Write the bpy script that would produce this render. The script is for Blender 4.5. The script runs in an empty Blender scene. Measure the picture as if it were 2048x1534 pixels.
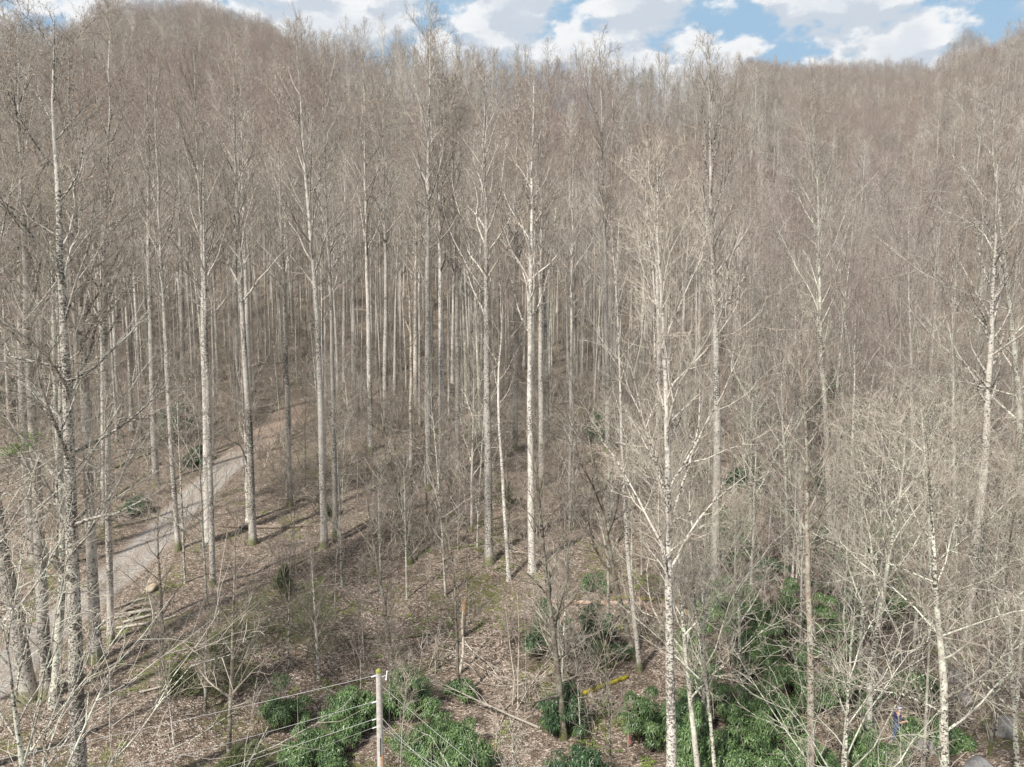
import bpy, math, random
import numpy as np
from mathutils import Vector
R = math.radians
PI = math.pi
random.seed(7)
rng = np.random.default_rng(11)
scene = bpy.context.scene
COL = scene.collection

# ------------------------------------------------------------------ camera
CAMZ = 22.0
PITCH = R(6.0)
FPX = 1365.0                      # focal length in pixels of the 2048 px wide photograph
cam_d = bpy.data.cameras.new('camera')
cam_d.sensor_width = 36; cam_d.lens = 24.0
cam_d.clip_start = 0.3; cam_d.clip_end = 9000
cam = bpy.data.objects.new('camera', cam_d); COL.objects.link(cam)
cam.location = (0, 0, CAMZ); cam.rotation_euler = (PI/2 - PITCH, 0, 0)
scene.camera = cam

# ------------------------------------------------------------------ light, sky, exposure
SUN_TO = Vector((-0.55, -0.68, 0.98)).normalized()
sun_d = bpy.data.lights.new('sun', 'SUN'); sun_d.energy = 5.0; sun_d.angle = R(3)
sun_d.color = (1.0, 0.955, 0.89)
sun = bpy.data.objects.new('sun', sun_d); COL.objects.link(sun)
sun.rotation_euler = SUN_TO.to_track_quat('Z', 'Y').to_euler()
w = bpy.data.worlds.new('World'); scene.world = w; w.use_nodes = True
scene.view_settings.view_transform = 'Standard'; scene.view_settings.look = 'None'
scene.view_settings.exposure = 0.50; scene.view_settings.gamma = 1.0
scene.view_settings.use_curve_mapping = False


class NT:
    """small helper to write node trees"""
    def __init__(s, tree): s.t = tree; s.t.nodes.clear()
    def n(s, typ, **kw):
        nd = s.t.nodes.new(typ)
        for k, v in kw.items():
            if k.startswith('i_'):
                key = k[2:]
                key = int(key) if key.isdigit() else key.replace('_', ' ')
                s.put(nd.inputs[key], v)
            else: setattr(nd, k, v)
        return nd
    def put(s, sock, v):
        if isinstance(v, bpy.types.NodeSocket): s.t.links.new(v, sock)
        elif isinstance(v, bpy.types.Node): s.t.links.new(v.outputs[0], sock)
        else:
            if isinstance(v, tuple) and len(v) == 3 and sock.type == 'RGBA': v = v + (1,)
            sock.default_value = v
    def math(s, op, a, b=None, c=None, clamp=False):
        nd = s.n('ShaderNodeMath', operation=op, use_clamp=clamp)
        s.put(nd.inputs[0], a)
        if b is not None: s.put(nd.inputs[1], b)
        if c is not None: s.put(nd.inputs[2], c)
        return nd.outputs[0]
    def vmath(s, op, a, b=None):
        nd = s.n('ShaderNodeVectorMath', operation=op)
        s.put(nd.inputs[0], a)
        if b is not None: s.put(nd.inputs[1], b)
        return nd.outputs[0]
    def mix(s, f, a, b):
        nd = s.n('ShaderNodeMix', data_type='RGBA')
        s.put(nd.inputs[0], f); s.put(nd.inputs[6], a); s.put(nd.inputs[7], b)
        return nd.outputs[2]
    def noise(s, vec, scale, detail=3.0, rough=0.55, dist=0.0):
        nd = s.n('ShaderNodeTexNoise', i_Scale=scale, i_Detail=detail, i_Roughness=rough, i_Distortion=dist)
        s.put(nd.inputs['Vector'], vec)
        return nd
    def ramp(s, f, lo, hi, smooth=True):
        nd = s.n('ShaderNodeMapRange', interpolation_type='SMOOTHSTEP' if smooth else 'LINEAR')
        s.put(nd.inputs[0], f); nd.inputs[1].default_value = lo; nd.inputs[2].default_value = hi
        return nd.outputs[0]
    def colramp(s, f, stops):
        nd = s.n('ShaderNodeValToRGB'); cr = nd.color_ramp
        while len(cr.elements) < len(stops): cr.elements.new(0.5)
        for e, (p, c) in zip(cr.elements, stops): e.position = p; e.color = tuple(c) + (1,)
        s.put(nd.inputs[0], f)
        return nd.outputs[0]


# sky with broken cumulus: clouds live on a flat layer above the scene
k = NT(w.node_tree)
sky = k.n('ShaderNodeTexSky', sky_type='NISHITA', sun_disc=False, sun_elevation=math.asin(SUN_TO.z),
          sun_rotation=math.atan2(SUN_TO.x, SUN_TO.y), altitude=900, air_density=1.0, dust_density=0.6, ozone_density=1.3)
tc = k.n('ShaderNodeTexCoord')
sep = k.n('ShaderNodeSeparateXYZ'); k.put(sep.inputs[0], tc.outputs['Generated'])
az = k.math('ARCTAN2', sep.outputs[0], sep.outputs[1])
el = k.math('ARCSINE', sep.outputs[2])
def cloud_at(off):
    cv = k.n('ShaderNodeCombineXYZ')
    k.put(cv.inputs[0], k.math('MULTIPLY', az, 1.0))
    k.put(cv.inputs[1], k.math('MULTIPLY', k.math('ADD', el, off), 1.7))
    cv.inputs[2].default_value = 3.7
    big = k.noise(cv.outputs[0], 9.0, 1.5, 0.5)
    det = k.noise(cv.outputs[0], 26.0, 8.0, 0.56, 0.0)
    return k.math('ADD', k.math('MULTIPLY', big.outputs[0], 0.66), k.math('MULTIPLY', det.outputs[0], 0.34))
c0 = cloud_at(0.0); c1 = cloud_at(0.022)
mask = k.ramp(c0, 0.405, 0.482)
shade = k.ramp(k.math('SUBTRACT', c1, c0), -0.045, 0.045)
thick = k.ramp(c0, 0.50, 0.62)
cl = k.mix(shade, (10.6, 10.8, 11.0), (6.9, 7.7, 8.7))
cl = k.mix(k.math('MULTIPLY', thick, 0.55), cl, (7.1, 7.9, 8.9))
bluesky = k.mix(0.72, sky.outputs[0], (4.8, 7.6, 10.3))
skyc = k.mix(mask, bluesky, cl)
bg = k.n('ShaderNodeBackground'); k.put(bg.inputs[0], skyc); bg.inputs[1].default_value = 0.062
out = k.n('ShaderNodeOutputWorld'); k.put(out.inputs[0], bg.outputs[0])


# ------------------------------------------------------------------ object helpers
def tag(o, label=None, cat=None, group=None, kind=None):
    if label: o['label'] = label
    if cat: o['category'] = cat
    if group: o['group'] = group
    if kind: o['kind'] = kind
    return o

def mesh_np(name, V, F, mats, mi=None, smooth=True):
    """mesh from numpy arrays; F is (n,4) or (n,3)"""
    V = np.asarray(V, dtype=np.float32); F = np.asarray(F, dtype=np.int32)
    me = bpy.data.meshes.new(name)
    n, s = F.shape
    me.vertices.add(len(V)); me.vertices.foreach_set('co', V.ravel())
    me.loops.add(n*s); me.loops.foreach_set('vertex_index', F.ravel())
    me.polygons.add(n); me.polygons.foreach_set('loop_start', np.arange(0, n*s, s, dtype=np.int32))
    me.polygons.foreach_set('use_smooth', np.full(n, smooth, dtype=bool))
    for m in mats: me.materials.append(m)
    if mi is not None: me.polygons.foreach_set('material_index', np.asarray(mi, dtype=np.int32))
    me.update(calc_edges=True)
    return me

def obj(name, me, parent=None, loc=(0, 0, 0)):
    o = bpy.data.objects.new(name, me); COL.objects.link(o)
    o.location = loc
    if parent: o.parent = parent
    return o

def empty(name, loc):
    o = bpy.data.objects.new(name, None); COL.objects.link(o); o.location = loc
    o.empty_display_size = 0.3
    return o

def copy_tree(o, parent=None):
    c = o.copy(); COL.objects.link(c); c.parent = parent
    for ch in list(o.children): copy_tree(ch, c)
    return c

class Geo:
    """collects quads (with material index) for one mesh"""
    def __init__(s): s.V = []; s.F = []; s.M = []; s.n = 0
    def add(s, V, F, m=0):
        V = np.asarray(V, float).reshape(-1, 3); F = np.asarray(F, int)
        s.V.append(V); s.F.append(F + s.n); s.M.append(np.full(len(F), m)); s.n += len(V)
    def mesh(s, name, mats, smooth=True):
        return mesh_np(name, np.concatenate(s.V), np.concatenate(s.F), mats, np.concatenate(s.M), smooth)

def unit(v):
    return v / (np.linalg.norm(v, axis=-1, keepdims=True) + 1e-9)

def tubes(P, Rr, S):
    """P (N,K,3) centre lines, Rr (N,K) radii, S sides -> verts, quads"""
    N, K, _ = P.shape
    T = np.empty_like(P); T[:, 1:-1] = P[:, 2:] - P[:, :-2]; T[:, 0] = P[:, 1] - P[:, 0]; T[:, -1] = P[:, -1] - P[:, -2]
    T = unit(T)
    ax = unit(P[:, -1] - P[:, 0])
    ref = np.where(np.abs(ax[:, 2:3]) > 0.8, np.array([[1.0, 0.13, 0]]), np.array([[0.1, 0.05, 1.0]]))
    ref = np.repeat(ref[:, None], K, 1)
    U = unit(np.cross(T, ref)); W = np.cross(T, U)
    th = np.arange(S)*2*PI/S
    V = P[:, :, None] + Rr[:, :, None, None]*(np.cos(th)[None, None, :, None]*U[:, :, None] + np.sin(th)[None, None, :, None]*W[:, :, None])
    b = (np.arange(N)*K*S)[:, None, None] + (np.arange(K-1)*S)[None, :, None] + np.arange(S)[None, None, :]
    b2 = (np.arange(N)*K*S)[:, None, None] + (np.arange(K-1)*S)[None, :, None] + ((np.arange(S)+1) % S)[None, None, :]
    F = np.stack([b, b2, b2+S, b+S], -1).reshape(-1, 4)
    return V.reshape(-1, 3), F

def grow(r, start, d, L, r0, r1, K, jit, trop):
    N = len(start); P = np.empty((N, K, 3)); P[:, 0] = start; d = unit(d)
    for i in range(1, K):
        d = unit(d + jit*r.normal(size=(N, 3)) + trop*np.array([0, 0, 1.0]))
        P[:, i] = P[:, i-1] + d*(L/(K-1))[:, None]
    t = np.linspace(0, 1, K)[None]
    Rr = r0[:, None]*(1-t) + r1[:, None]*t
    return P, Rr

def kids(r, P, Rr, n, t0, t1, a0, a1, keep=1.0, upbias=0.0):
    """n children per parent: start, direction, parent radius there, t"""
    N, K, _ = P.shape
    t = t0 + (t1-t0)*(np.arange(n)[None] + r.random((N, n)))/n
    f = t*(K-1); i = np.clip(f.astype(int), 0, K-2); f = f - i
    ii = np.arange(N)[:, None]
    A = P[ii, i]; B = P[ii, i+1]
    st = A + (B-A)*f[..., None]; T = unit(B-A)
    pr = Rr[ii, i]*(1-f) + Rr[ii, i+1]*f
    ph = (np.arange(n)*2.4)[None] + r.random((N, 1))*6.28 + r.normal(size=(N, n))*0.5
    U = unit(np.cross(T, np.array([0.31, 0.77, 0.2]))); W = np.cross(T, U)
    a = a0 + (a1-a0)*r.random((N, n))
    d = np.cos(a)[..., None]*T + np.sin(a)[..., None]*(np.cos(ph)[..., None]*U + np.sin(ph)[..., None]*W)
    d[..., 2] += upbias
    st, d, pr, t = st.reshape(-1, 3), d.reshape(-1, 3), pr.ravel(), t.ravel()
    par = np.repeat(np.arange(N), n)
    if keep < 1.0:
        q = r.random(len(pr)) < keep
        st, d, pr, t, par = st[q], d[q], pr[q], t[q], par[q]
    return st, d, pr, t, par


# ------------------------------------------------------------------ terrain
YS = [28, 36, 47, 60, 80, 105, 135, 170, 220, 300, 400, 520, 650, 900]
N_ = None
TAB = {
 -600: [1560, 1390, 1170, 1010, 860, 745, 620, 480, 330, 150, N_, N_, N_, N_],
    0: [1560, 1370, 1170, 1010, 855, 735, 612, 480, 322, 142, N_, N_, N_, N_],
  250: [1560, 1370, 1165, 1007, 858, 738, 618, 482, 333, 180, 105, 40, N_, N_],
  430: [1560, 1370, 1160, 1005, 860, 740, 622, 484, 336, 194, 100, 38, N_, N_],
  560: [1560, 1365, 1155, 1002, 865, 748, 630, 492, 342, 190, 125, 84, N_, N_],
  760: [1560, 1360, 1150, 1000, 870, 755, 636, 504, 350, 184, N_, N_, N_, N_],
 1024: [1560, 1350, 1150, 1000, 870, 760, 640, 520, 378, 222, N_, N_, N_, N_],
 1300: [1560, 1360, 1160, 1010, 880, 775, 668, 550, 405, 246, N_, N_, N_, N_],
 1480: [1560, 1380, 1180, 1030, 900, 800, 700, 590, 450, 236, 240, 212, 152, N_],
 1620: [1560, 1390, 1190, 1040, 910, 815, 730, 650, 555, 425, 308, 222, 157, N_],
 1800: [1560, 1390, 1190, 1040, 915, 820, 735, 655, 555, 420, 303, 219, 160, N_],
 1900: [1560, 1390, 1190, 1035, 905, 808, 716, 630, 520, 345, 196, 106, N_, N_],
 2048: [1560, 1390, 1190, 1030, 895, 790, 690, 590, 460, 255, 78, N_, N_, N_],
 2600: [1560, 1390, 1180, 1010, 860, 740, 630, 500, 350, 110, -60, N_, N_, N_],
}
cP, sP = math.cos(PITCH), math.sin(PITCH)
def row2z(Y, py):
    kk = (767-py)/FPX
    return Y*(kk*cP - sP)/(cP + kk*sP)
XC = sorted(TAB)
Z = np.zeros((len(XC), len(YS)+2))
for i, X in enumerate(XC):
    last = None
    for j, (Y, py) in enumerate(zip(YS, TAB[X])):
        if py is None: zz = last*0.90 - 2
        else: zz = row2z(Y, py)
        Z[i, j+1] = zz; last = zz
    Z[i, 0] = -22.5; Z[i, -1] = last*0.8
YY = np.array([14.0] + YS + [4000.0]); LY = np.log(YY)
def vnoise(x, y, s, seed=0):
    """smooth value noise in numpy"""
    x = np.asarray(x)/s + 91.7*seed; y = np.asarray(y)/s + 37.3*seed
    xi = np.floor(x); yi = np.floor(y); fx = x-xi; fy = y-yi
    fx = fx*fx*(3-2*fx); fy = fy*fy*(3-2*fy)
    def hsh(a, b):
        v = np.sin(a*127.1 + b*311.7 + seed*13.7)*43758.5453
        return v - np.floor(v)
    return ((hsh(xi, yi)*(1-fx) + hsh(xi+1, yi)*fx)*(1-fy) + (hsh(xi, yi+1)*(1-fx) + hsh(xi+1, yi+1)*fx)*fy) - 0.5
ROAD = None
def road_dist(x, y):
    if ROAD is None: return np.full(np.shape(x), 99.0)
    x = np.asarray(x, float); y = np.asarray(y, float); best = np.full(x.shape, 1e9)
    for (ax, ay), (bx, by) in zip(ROAD[:-1], ROAD[1:]):
        dx, dy = bx-ax, by-ay; t = np.clip(((x-ax)*dx + (y-ay)*dy)/(dx*dx+dy*dy), 0, 1)
        best = np.minimum(best, np.hypot(x-ax-t*dx, y-ay-t*dy))
    return best
def hgt(x, y, noise=True):
    x = np.asarray(x, float); y = np.asarray(y, float)
    yc = np.clip(y, 14.0, 3999.0)
    X = np.clip(1024 + FPX*x/np.maximum(yc, 24), XC[0], XC[-1]-1e-3)
    ci = np.clip(np.searchsorted(XC, X, side='right')-1, 0, len(XC)-2)
    xc = np.array(XC, float); fx = (X-xc[ci])/(xc[ci+1]-xc[ci]); fx = fx*fx*(3-2*fx)*0.6 + fx*0.4
    ly = np.log(yc); ri = np.clip(np.searchsorted(LY, ly, side='right')-1, 0, len(LY)-2)
    fy = (yc-YY[ri])/(YY[ri+1]-YY[ri])
    z = (Z[ci, ri]*(1-fx) + Z[ci+1, ri]*fx)*(1-fy) + (Z[ci, ri+1]*(1-fx) + Z[ci+1, ri+1]*fx)*fy
    z = z + CAMZ
    if noise:
        m = np.clip((road_dist(x, y)-1.6)/2.5, 0, 1)
        z = z + m*(1.5*vnoise(x, y, 11, 1) + 0.7*vnoise(x, y, 4.3, 2) + 0.28*vnoise(x, y, 1.6, 3)) + np.clip((y-160)/200, 0, 1)*(8*vnoise(x, y, 60, 4) + 4*vnoise(x, y, 23, 9))
    return z
def ray(px, py):
    a = (px-1024)/FPX; b = (767-py)/FPX
    return np.array([a, cP + b*sP, -sP + b*cP])
def ground(px, py):
    """where the sight line through a pixel of the photograph meets the terrain"""
    d = ray(px, py)
    t = np.concatenate([np.arange(16, 150, 0.25), np.arange(150, 800, 1.5)])
    p = d[None]*t[:, None]; h = hgt(p[:, 0], p[:, 1])
    q = np.nonzero(p[:, 2] + CAMZ < h)[0]
    i = q[0] if len(q) else len(t)-1
    return np.array([p[i, 0], p[i, 1], float(hgt(p[i, 0], p[i, 1]))])
def at(px, py, Y):
    d = ray(px, py); return np.array([0, 0, CAMZ]) + d*(Y/d[1])
def pix(p):
    x, y, z = p[0], p[1], p[2]-CAMZ
    dep = y*cP - z*sP; return 1024 + FPX*x/dep, 767 - FPX*(y*sP + z*cP)/dep

ROADPX = [(-260, 1600), (-120, 1440), (40, 1300), (165, 1190), (285, 1085), (385, 1000), (450, 945), (515, 885), (565, 835), (600, 797)]
rp = [ground(*q)[:2] for q in ROADPX]
# resample the centre line smoothly
def smooth_line(pts, step):
    pts = [np.array(p, float) for p in pts]; out = []
    ext = [2*pts[0]-pts[1]] + pts + [2*pts[-1]-pts[-2]]
    for i in range(1, len(ext)-2):
        a, b, c, d = ext[i-1:i+3]; n = max(2, int(np.linalg.norm(c-b)/step))
        for j in range(n):
            t = j/n
            out.append(0.5*((2*b) + (-a+c)*t + (2*a-5*b+4*c-d)*t*t + (-a+3*b-3*c+d)*t**3))
    out.append(pts[-1]); return np.array(out)
ROAD = smooth_line(rp, 4.0)

# ------------------------------------------------------------------ materials
def new_mat(name):
    m = bpy.data.materials.new(name); m.use_nodes = True
    k = NT(m.node_tree); o = k.n('ShaderNodeOutputMaterial')
    b = k.n('ShaderNodeBsdfPrincipled'); b.inputs['Roughness'].default_value = 0.85
    b.inputs['Specular IOR Level'].default_value = 0.25
    k.put(o.inputs[0], b.outputs[0])
    return m, k, b

def bark(name, light, dark, spot=0.5, moss=0.0, lichen=None, sc=1.0, bump=0.4):
    m, k, b = new_mat(name)
    tc = k.n('ShaderNodeTexCoord'); oi = k.n('ShaderNodeObjectInfo')
    off = k.math('MULTIPLY', oi.outputs['Random'], 57.0)
    vec = k.vmath('ADD', tc.outputs['Object'], off)
    mp = k.n('ShaderNodeMapping'); mp.inputs['Scale'].default_value = (1, 1, 1.35); k.put(mp.inputs[0], vec)
    fine = k.noise(mp.outputs[0], 4.6*sc, 4, 0.62, 0.4)
    band = k.noise(mp.outputs[0], 1.1*sc, 3, 0.6)
    lift = k.noise(vec, 0.28, 2, 0.5)
    c = k.mix(k.ramp(band.outputs[0], 0.35, 0.65), tuple(x*0.78 for x in light), light)
    if lichen: c = k.mix(k.ramp(k.noise(vec, 2.3, 3, 0.6).outputs[0], 0.47, 0.6), c, lichen)
    thr = k.math('SUBTRACT', 0.70 - 0.14*spot, k.math('MULTIPLY', k.math('SUBTRACT', lift.outputs[0], 0.42), 0.45))
    msk = k.ramp(k.math('SUBTRACT', fine.outputs[0], thr), -0.03, 0.05)
    c = k.mix(msk, c, dark)
    hs = k.n('ShaderNodeHueSaturation'); k.put(hs.inputs['Color'], c)
    k.put(hs.inputs['Value'], k.math('ADD', 0.74, k.math('MULTIPLY', oi.outputs['Random'], 0.5)))
    c = hs.outputs[0]
    if moss > 0:
        sp = k.n('ShaderNodeSeparateXYZ'); k.put(sp.inputs[0], tc.outputs['Object'])
        mz = k.math('ADD', sp.outputs[2], k.math('MULTIPLY', k.noise(vec, 2.0).outputs[0], 0.9))
        c = k.mix(k.math('MULTIPLY', k.math('SUBTRACT', 1.0, k.ramp(mz, 0.75, 1.35)), moss), c, (0.10, 0.11, 0.025))
    k.put(b.inputs['Base Color'], c)
    bp = k.n('ShaderNodeBump', i_Strength=bump, i_Distance=0.05); k.put(bp.inputs['Height'], fine.outputs[0])
    k.put(b.inputs['Normal'], bp.outputs[0])
    return m

def plain(name, col, col2=None, scale=3.0, rough=0.85, var=0.3, metal=0.0):
    m, k, b = new_mat(name)
    tc = k.n('ShaderNodeTexCoord'); oi = k.n('ShaderNodeObjectInfo')
    vec = k.vmath('ADD', tc.outputs['Object'], k.math('MULTIPLY', oi.outputs['Random'], 31.0))
    c = k.mix(k.ramp(k.noise(vec, scale, 4, 0.6).outputs[0], 0.35, 0.65), col, col2 or tuple(x*0.7 for x in col))
    hs = k.n('ShaderNodeHueSaturation'); k.put(hs.inputs['Color'], c)
    k.put(hs.inputs['Value'], k.math('ADD', 1.0-var/2, k.math('MULTIPLY', oi.outputs['Random'], var)))
    k.put(b.inputs['Base Color'], hs.outputs[0])
    b.inputs['Roughness'].default_value = rough; b.inputs['Metallic'].default_value = metal
    return m

def leafmat(name, a, bcol, scale=9.0, rough=0.5):
    m, k, b = new_mat(name)
    tc = k.n('ShaderNodeTexCoord')
    n = k.n('ShaderNodeTexNoise', i_Scale=scale, i_Detail=2.0); k.put(n.inputs['Vector'], tc.outputs['Object'])
    big = k.noise(tc.outputs['Object'], 1.3, 2)
    c = k.mix(k.ramp(k.math('ADD', k.math('MULTIPLY', n.outputs[0], .6), k.math('MULTIPLY', big.outputs[0], .4)), 0.38, 0.62), a, bcol)
    k.put(b.inputs['Base Color'], c); b.inputs['Roughness'].default_value = rough
    b.inputs['Specular IOR Level'].default_value = 0.4
    return m

M = {}
M['pale'] = bark('pale_bark', (0.55, 0.51, 0.45), (0.11, 0.10, 0.085), 0.86, moss=0.8, sc=1.9)
M['pale_hi'] = bark('pale_limb_bark', (0.57, 0.525, 0.46), (0.07, 0.062, 0.052), 0.85, sc=1.8)
M['mottled'] = bark('mottled_bark', (0.53, 0.49, 0.43), (0.085, 0.077, 0.066), 1.05, lichen=(0.46, 0.45, 0.38), sc=2.3)
M['white'] = bark('white_bark', (0.60, 0.56, 0.50), (0.13, 0.12, 0.10), 0.8, sc=1.9)
M['lichen'] = bark('lichen_bark', (0.50, 0.465, 0.40), (0.06, 0.055, 0.042), 0.85, lichen=(0.60, 0.61, 0.50), sc=2.2)
M['dark'] = bark('dark_bark', (0.20, 0.17, 0.135), (0.05, 0.042, 0.035), 0.7, lichen=(0.30, 0.29, 0.23), moss=0.7)
M['brown'] = bark('brown_bark', (0.38, 0.32, 0.25), (0.09, 0.075, 0.058), 0.95, lichen=(0.46, 0.44, 0.36), sc=1.8)
M['twig'] = plain('twig_bark', (0.43, 0.375, 0.315), (0.20, 0.165, 0.135), 2.0)
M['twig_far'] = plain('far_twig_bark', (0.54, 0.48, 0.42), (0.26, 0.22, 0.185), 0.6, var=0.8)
M['twig_pale'] = plain('pale_twig_bark', (0.56, 0.50, 0.42), (0.36, 0.31, 0.25), 3.0)
M['twig_red'] = plain('reddish_twig_bark', (0.42, 0.335, 0.30), (0.22, 0.17, 0.155), 2.0, var=0.3)
M['pod'] = plain('seed_cone', (0.50, 0.40, 0.29), (0.30, 0.20, 0.13), 2.5)
M['log'] = bark('log_bark', (0.30, 0.24, 0.19), (0.08, 0.06, 0.045), 0.6)
M['log_grey'] = bark('grey_log_bark', (0.48, 0.43, 0.36), (0.12, 0.10, 0.08), 0.5)
M['log_bare'] = bark('peeled_wood', (0.52, 0.38, 0.29), (0.20, 0.13, 0.09), 0.5, sc=1.6)
M['wood_fresh'] = plain('splintered_wood', (0.50, 0.38, 0.24), (0.34, 0.22, 0.13), 6.0, var=0.1)
M['moss'] = plain('thick_moss', (0.30, 0.25, 0.02), (0.08, 0.075, 0.02), 4.5, var=0.1)
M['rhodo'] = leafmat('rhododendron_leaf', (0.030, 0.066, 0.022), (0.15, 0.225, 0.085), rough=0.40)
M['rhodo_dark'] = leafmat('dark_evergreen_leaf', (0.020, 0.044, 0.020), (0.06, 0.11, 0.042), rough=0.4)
M['hemlock'] = leafmat('hemlock_needles', (0.075, 0.098, 0.034), (0.155, 0.175, 0.07), rough=0.8)
M['fresh'] = leafmat('fresh_green_leaf', (0.09, 0.17, 0.025), (0.17, 0.27, 0.05))
M['fern'] = leafmat('ground_plant_leaf', (0.10, 0.15, 0.03), (0.22, 0.27, 0.06), rough=0.7)

# leaf litter ground
m, k, b = new_mat('leaf_litter'); M['ground'] = m
tc = k.n('ShaderNodeTexCoord'); P_ = tc.outputs['Object']
v1 = k.n('ShaderNodeTexVoronoi', i_Scale=11.5, i_Randomness=1.0); k.put(v1.inputs['Vector'], k.vmath('ADD', P_, k.n('ShaderNodeTexNoise', i_Scale=9.0).outputs['Color']))
v2 = k.n('ShaderNodeTexVoronoi', i_Scale=3.2, i_Randomness=1.0); k.put(v2.inputs['Vector'], P_)
s1 = k.n('ShaderNodeSeparateColor'); k.put(s1.inputs[0], v1.outputs['Color'])
s2 = k.n('ShaderNodeSeparateColor'); k.put(s2.inputs[0], v2.outputs['Color'])
leaf = k.colramp(s1.outputs[0], [(0.0, (0.03, 0.023, 0.017)), (0.32, (0.105, 0.076, 0.056)), (0.55, (0.21, 0.16, 0.124)), (0.8, (0.36, 0.29, 0.235)), (1.0, (0.70, 0.61, 0.53))])
leaf2 = k.colramp(s2.outputs[1], [(0.0, (0.06, 0.043, 0.03)), (0.5, (0.19, 0.14, 0.105)), (1.0, (0.33, 0.255, 0.20))])
c = k.mix(0.30, leaf, leaf2)
n1 = k.noise(P_, 0.22, 4, 0.6); n2 = k.noise(P_, 0.75, 5, 0.65); n3 = k.noise(P_, 0.09, 3, 0.55)
c = k.mix(k.math('MULTIPLY', k.ramp(n2.outputs[0], 0.50, 0.64), 0.62), c, k.mix(s1.outputs[1], (0.05, 0.040, 0.028), (0.12, 0.092, 0.06)))
gm = k.math('MULTIPLY', k.ramp(n1.outputs[0], 0.51, 0.64), k.ramp(s2.outputs[2], 0.25, 0.75))
c = k.mix(k.math('MULTIPLY', gm, 0.75), c, k.mix(s1.outputs[2], (0.075, 0.085, 0.022), (0.17, 0.18, 0.05)))
# litter colour darkens up the far slope, painting dark gaps between the trunks
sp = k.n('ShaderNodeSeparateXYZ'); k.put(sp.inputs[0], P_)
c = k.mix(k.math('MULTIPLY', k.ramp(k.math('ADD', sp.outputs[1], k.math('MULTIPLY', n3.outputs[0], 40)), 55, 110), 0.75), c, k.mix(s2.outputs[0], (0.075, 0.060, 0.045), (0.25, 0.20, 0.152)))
k.put(b.inputs['Base Color'], c); b.inputs['Roughness'].default_value = 0.95
bp = k.n('ShaderNodeBump', i_Strength=0.9, i_Distance=0.09)
k.put(bp.inputs['Height'], k.math('ADD', v1.outputs['Distance'], k.math('MULTIPLY', n2.outputs[0], 2.0)))
k.put(b.inputs['Normal'], bp.outputs[0])

m, k, b = new_mat('gravel'); M['gravel'] = m
tc = k.n('ShaderNodeTexCoord'); P_ = tc.outputs['Object']; uv = tc.outputs['UV']
v = k.n('ShaderNodeTexVoronoi', i_Scale=16.0); k.put(v.inputs['Vector'], P_)
s = k.n('ShaderNodeSeparateColor'); k.put(s.inputs[0], v.outputs['Color'])
c = k.colramp(s.outputs[0], [(0, (0.14, 0.125, 0.11)), (0.6, (0.27, 0.245, 0.22)), (1, (0.42, 0.39, 0.35))])
su = k.n('ShaderNodeSeparateXYZ'); k.put(su.inputs[0], uv)
edge = k.math('ABSOLUTE', k.math('SUBTRACT', su.outputs[0], 0.5))
n = k.noise(P_, 0.9, 4, 0.65)
nb = k.noise(P_, 0.16, 3, 0.6)
track = k.ramp(k.math('ABSOLUTE', k.math('SUBTRACT', edge, 0.24)), 0.16, 0.03)
c = k.mix(k.math('MULTIPLY', k.math('SUBTRACT', 1.0, track), 0.35), c, (0.24, 0.19, 0.15))
c = k.mix(k.ramp(k.math('ADD', su.outputs[1], k.math('MULTIPLY', k.math('SUBTRACT', n.outputs[0], 0.5), 0.35)), 0.60, 0.74), c, k.mix(s.outputs[1], (0.17, 0.118, 0.088), (0.31, 0.235, 0.185)))
c = k.mix(k.ramp(k.math('ADD', edge, k.math('MULTIPLY', k.math('SUBTRACT', n.outputs[0], 0.5), 0.3)), 0.36, 0.46), c, k.mix(s.outputs[2], (0.08, 0.062, 0.047), (0.34, 0.275, 0.225)))
c = k.mix(k.ramp(k.math('ADD', su.outputs[1], k.math('MULTIPLY', k.math('SUBTRACT', n.outputs[0], 0.5), 0.25)), 0.86, 0.97), c, k.mix(s.outputs[1], (0.07, 0.055, 0.042), (0.27, 0.215, 0.165)))
k.put(b.inputs['Base Color'], c); b.inputs['Roughness'].default_value = 0.95
bp = k.n('ShaderNodeBump', i_Strength=0.5, i_Distance=0.05); k.put(bp.inputs['Height'], v.outputs['Distance']); k.put(b.inputs['Normal'], bp.outputs[0])

# ------------------------------------------------------------------ ground sheet and road
def axis(a, b, fine0, fine1, step, grow_=1.12):
    mid = list(np.arange(fine0, fine1, step)); r = [mid[-1]]; s_ = step
    while r[-1] < b: s_ *= grow_; r.append(r[-1] + s_)
    l = [mid[0]]; s_ = step
    while l[-1] > a: s_ *= grow_; l.append(l[-1] - s_)
    return np.array(l[::-1][:-1] + mid + r[1:])
gx = axis(-2600, 2600, -60, 60, 0.8, 1.05); gy = axis(-400, 3600, 22, 120, 0.8, 1.035)
GX, GY = np.meshgrid(gx, gy)
GZ = hgt(GX, GY)
V = np.stack([GX, GY, GZ], -1).reshape(-1, 3); nx, ny = len(gx), len(gy)
i0 = (np.arange(ny-1)[:, None]*nx + np.arange(nx-1)[None]).ravel()
F = np.stack([i0, i0+1, i0+nx+1, i0+nx], -1)
tag(obj('ground', mesh_np('ground', V, F, [M['ground']])), kind='structure')

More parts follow.
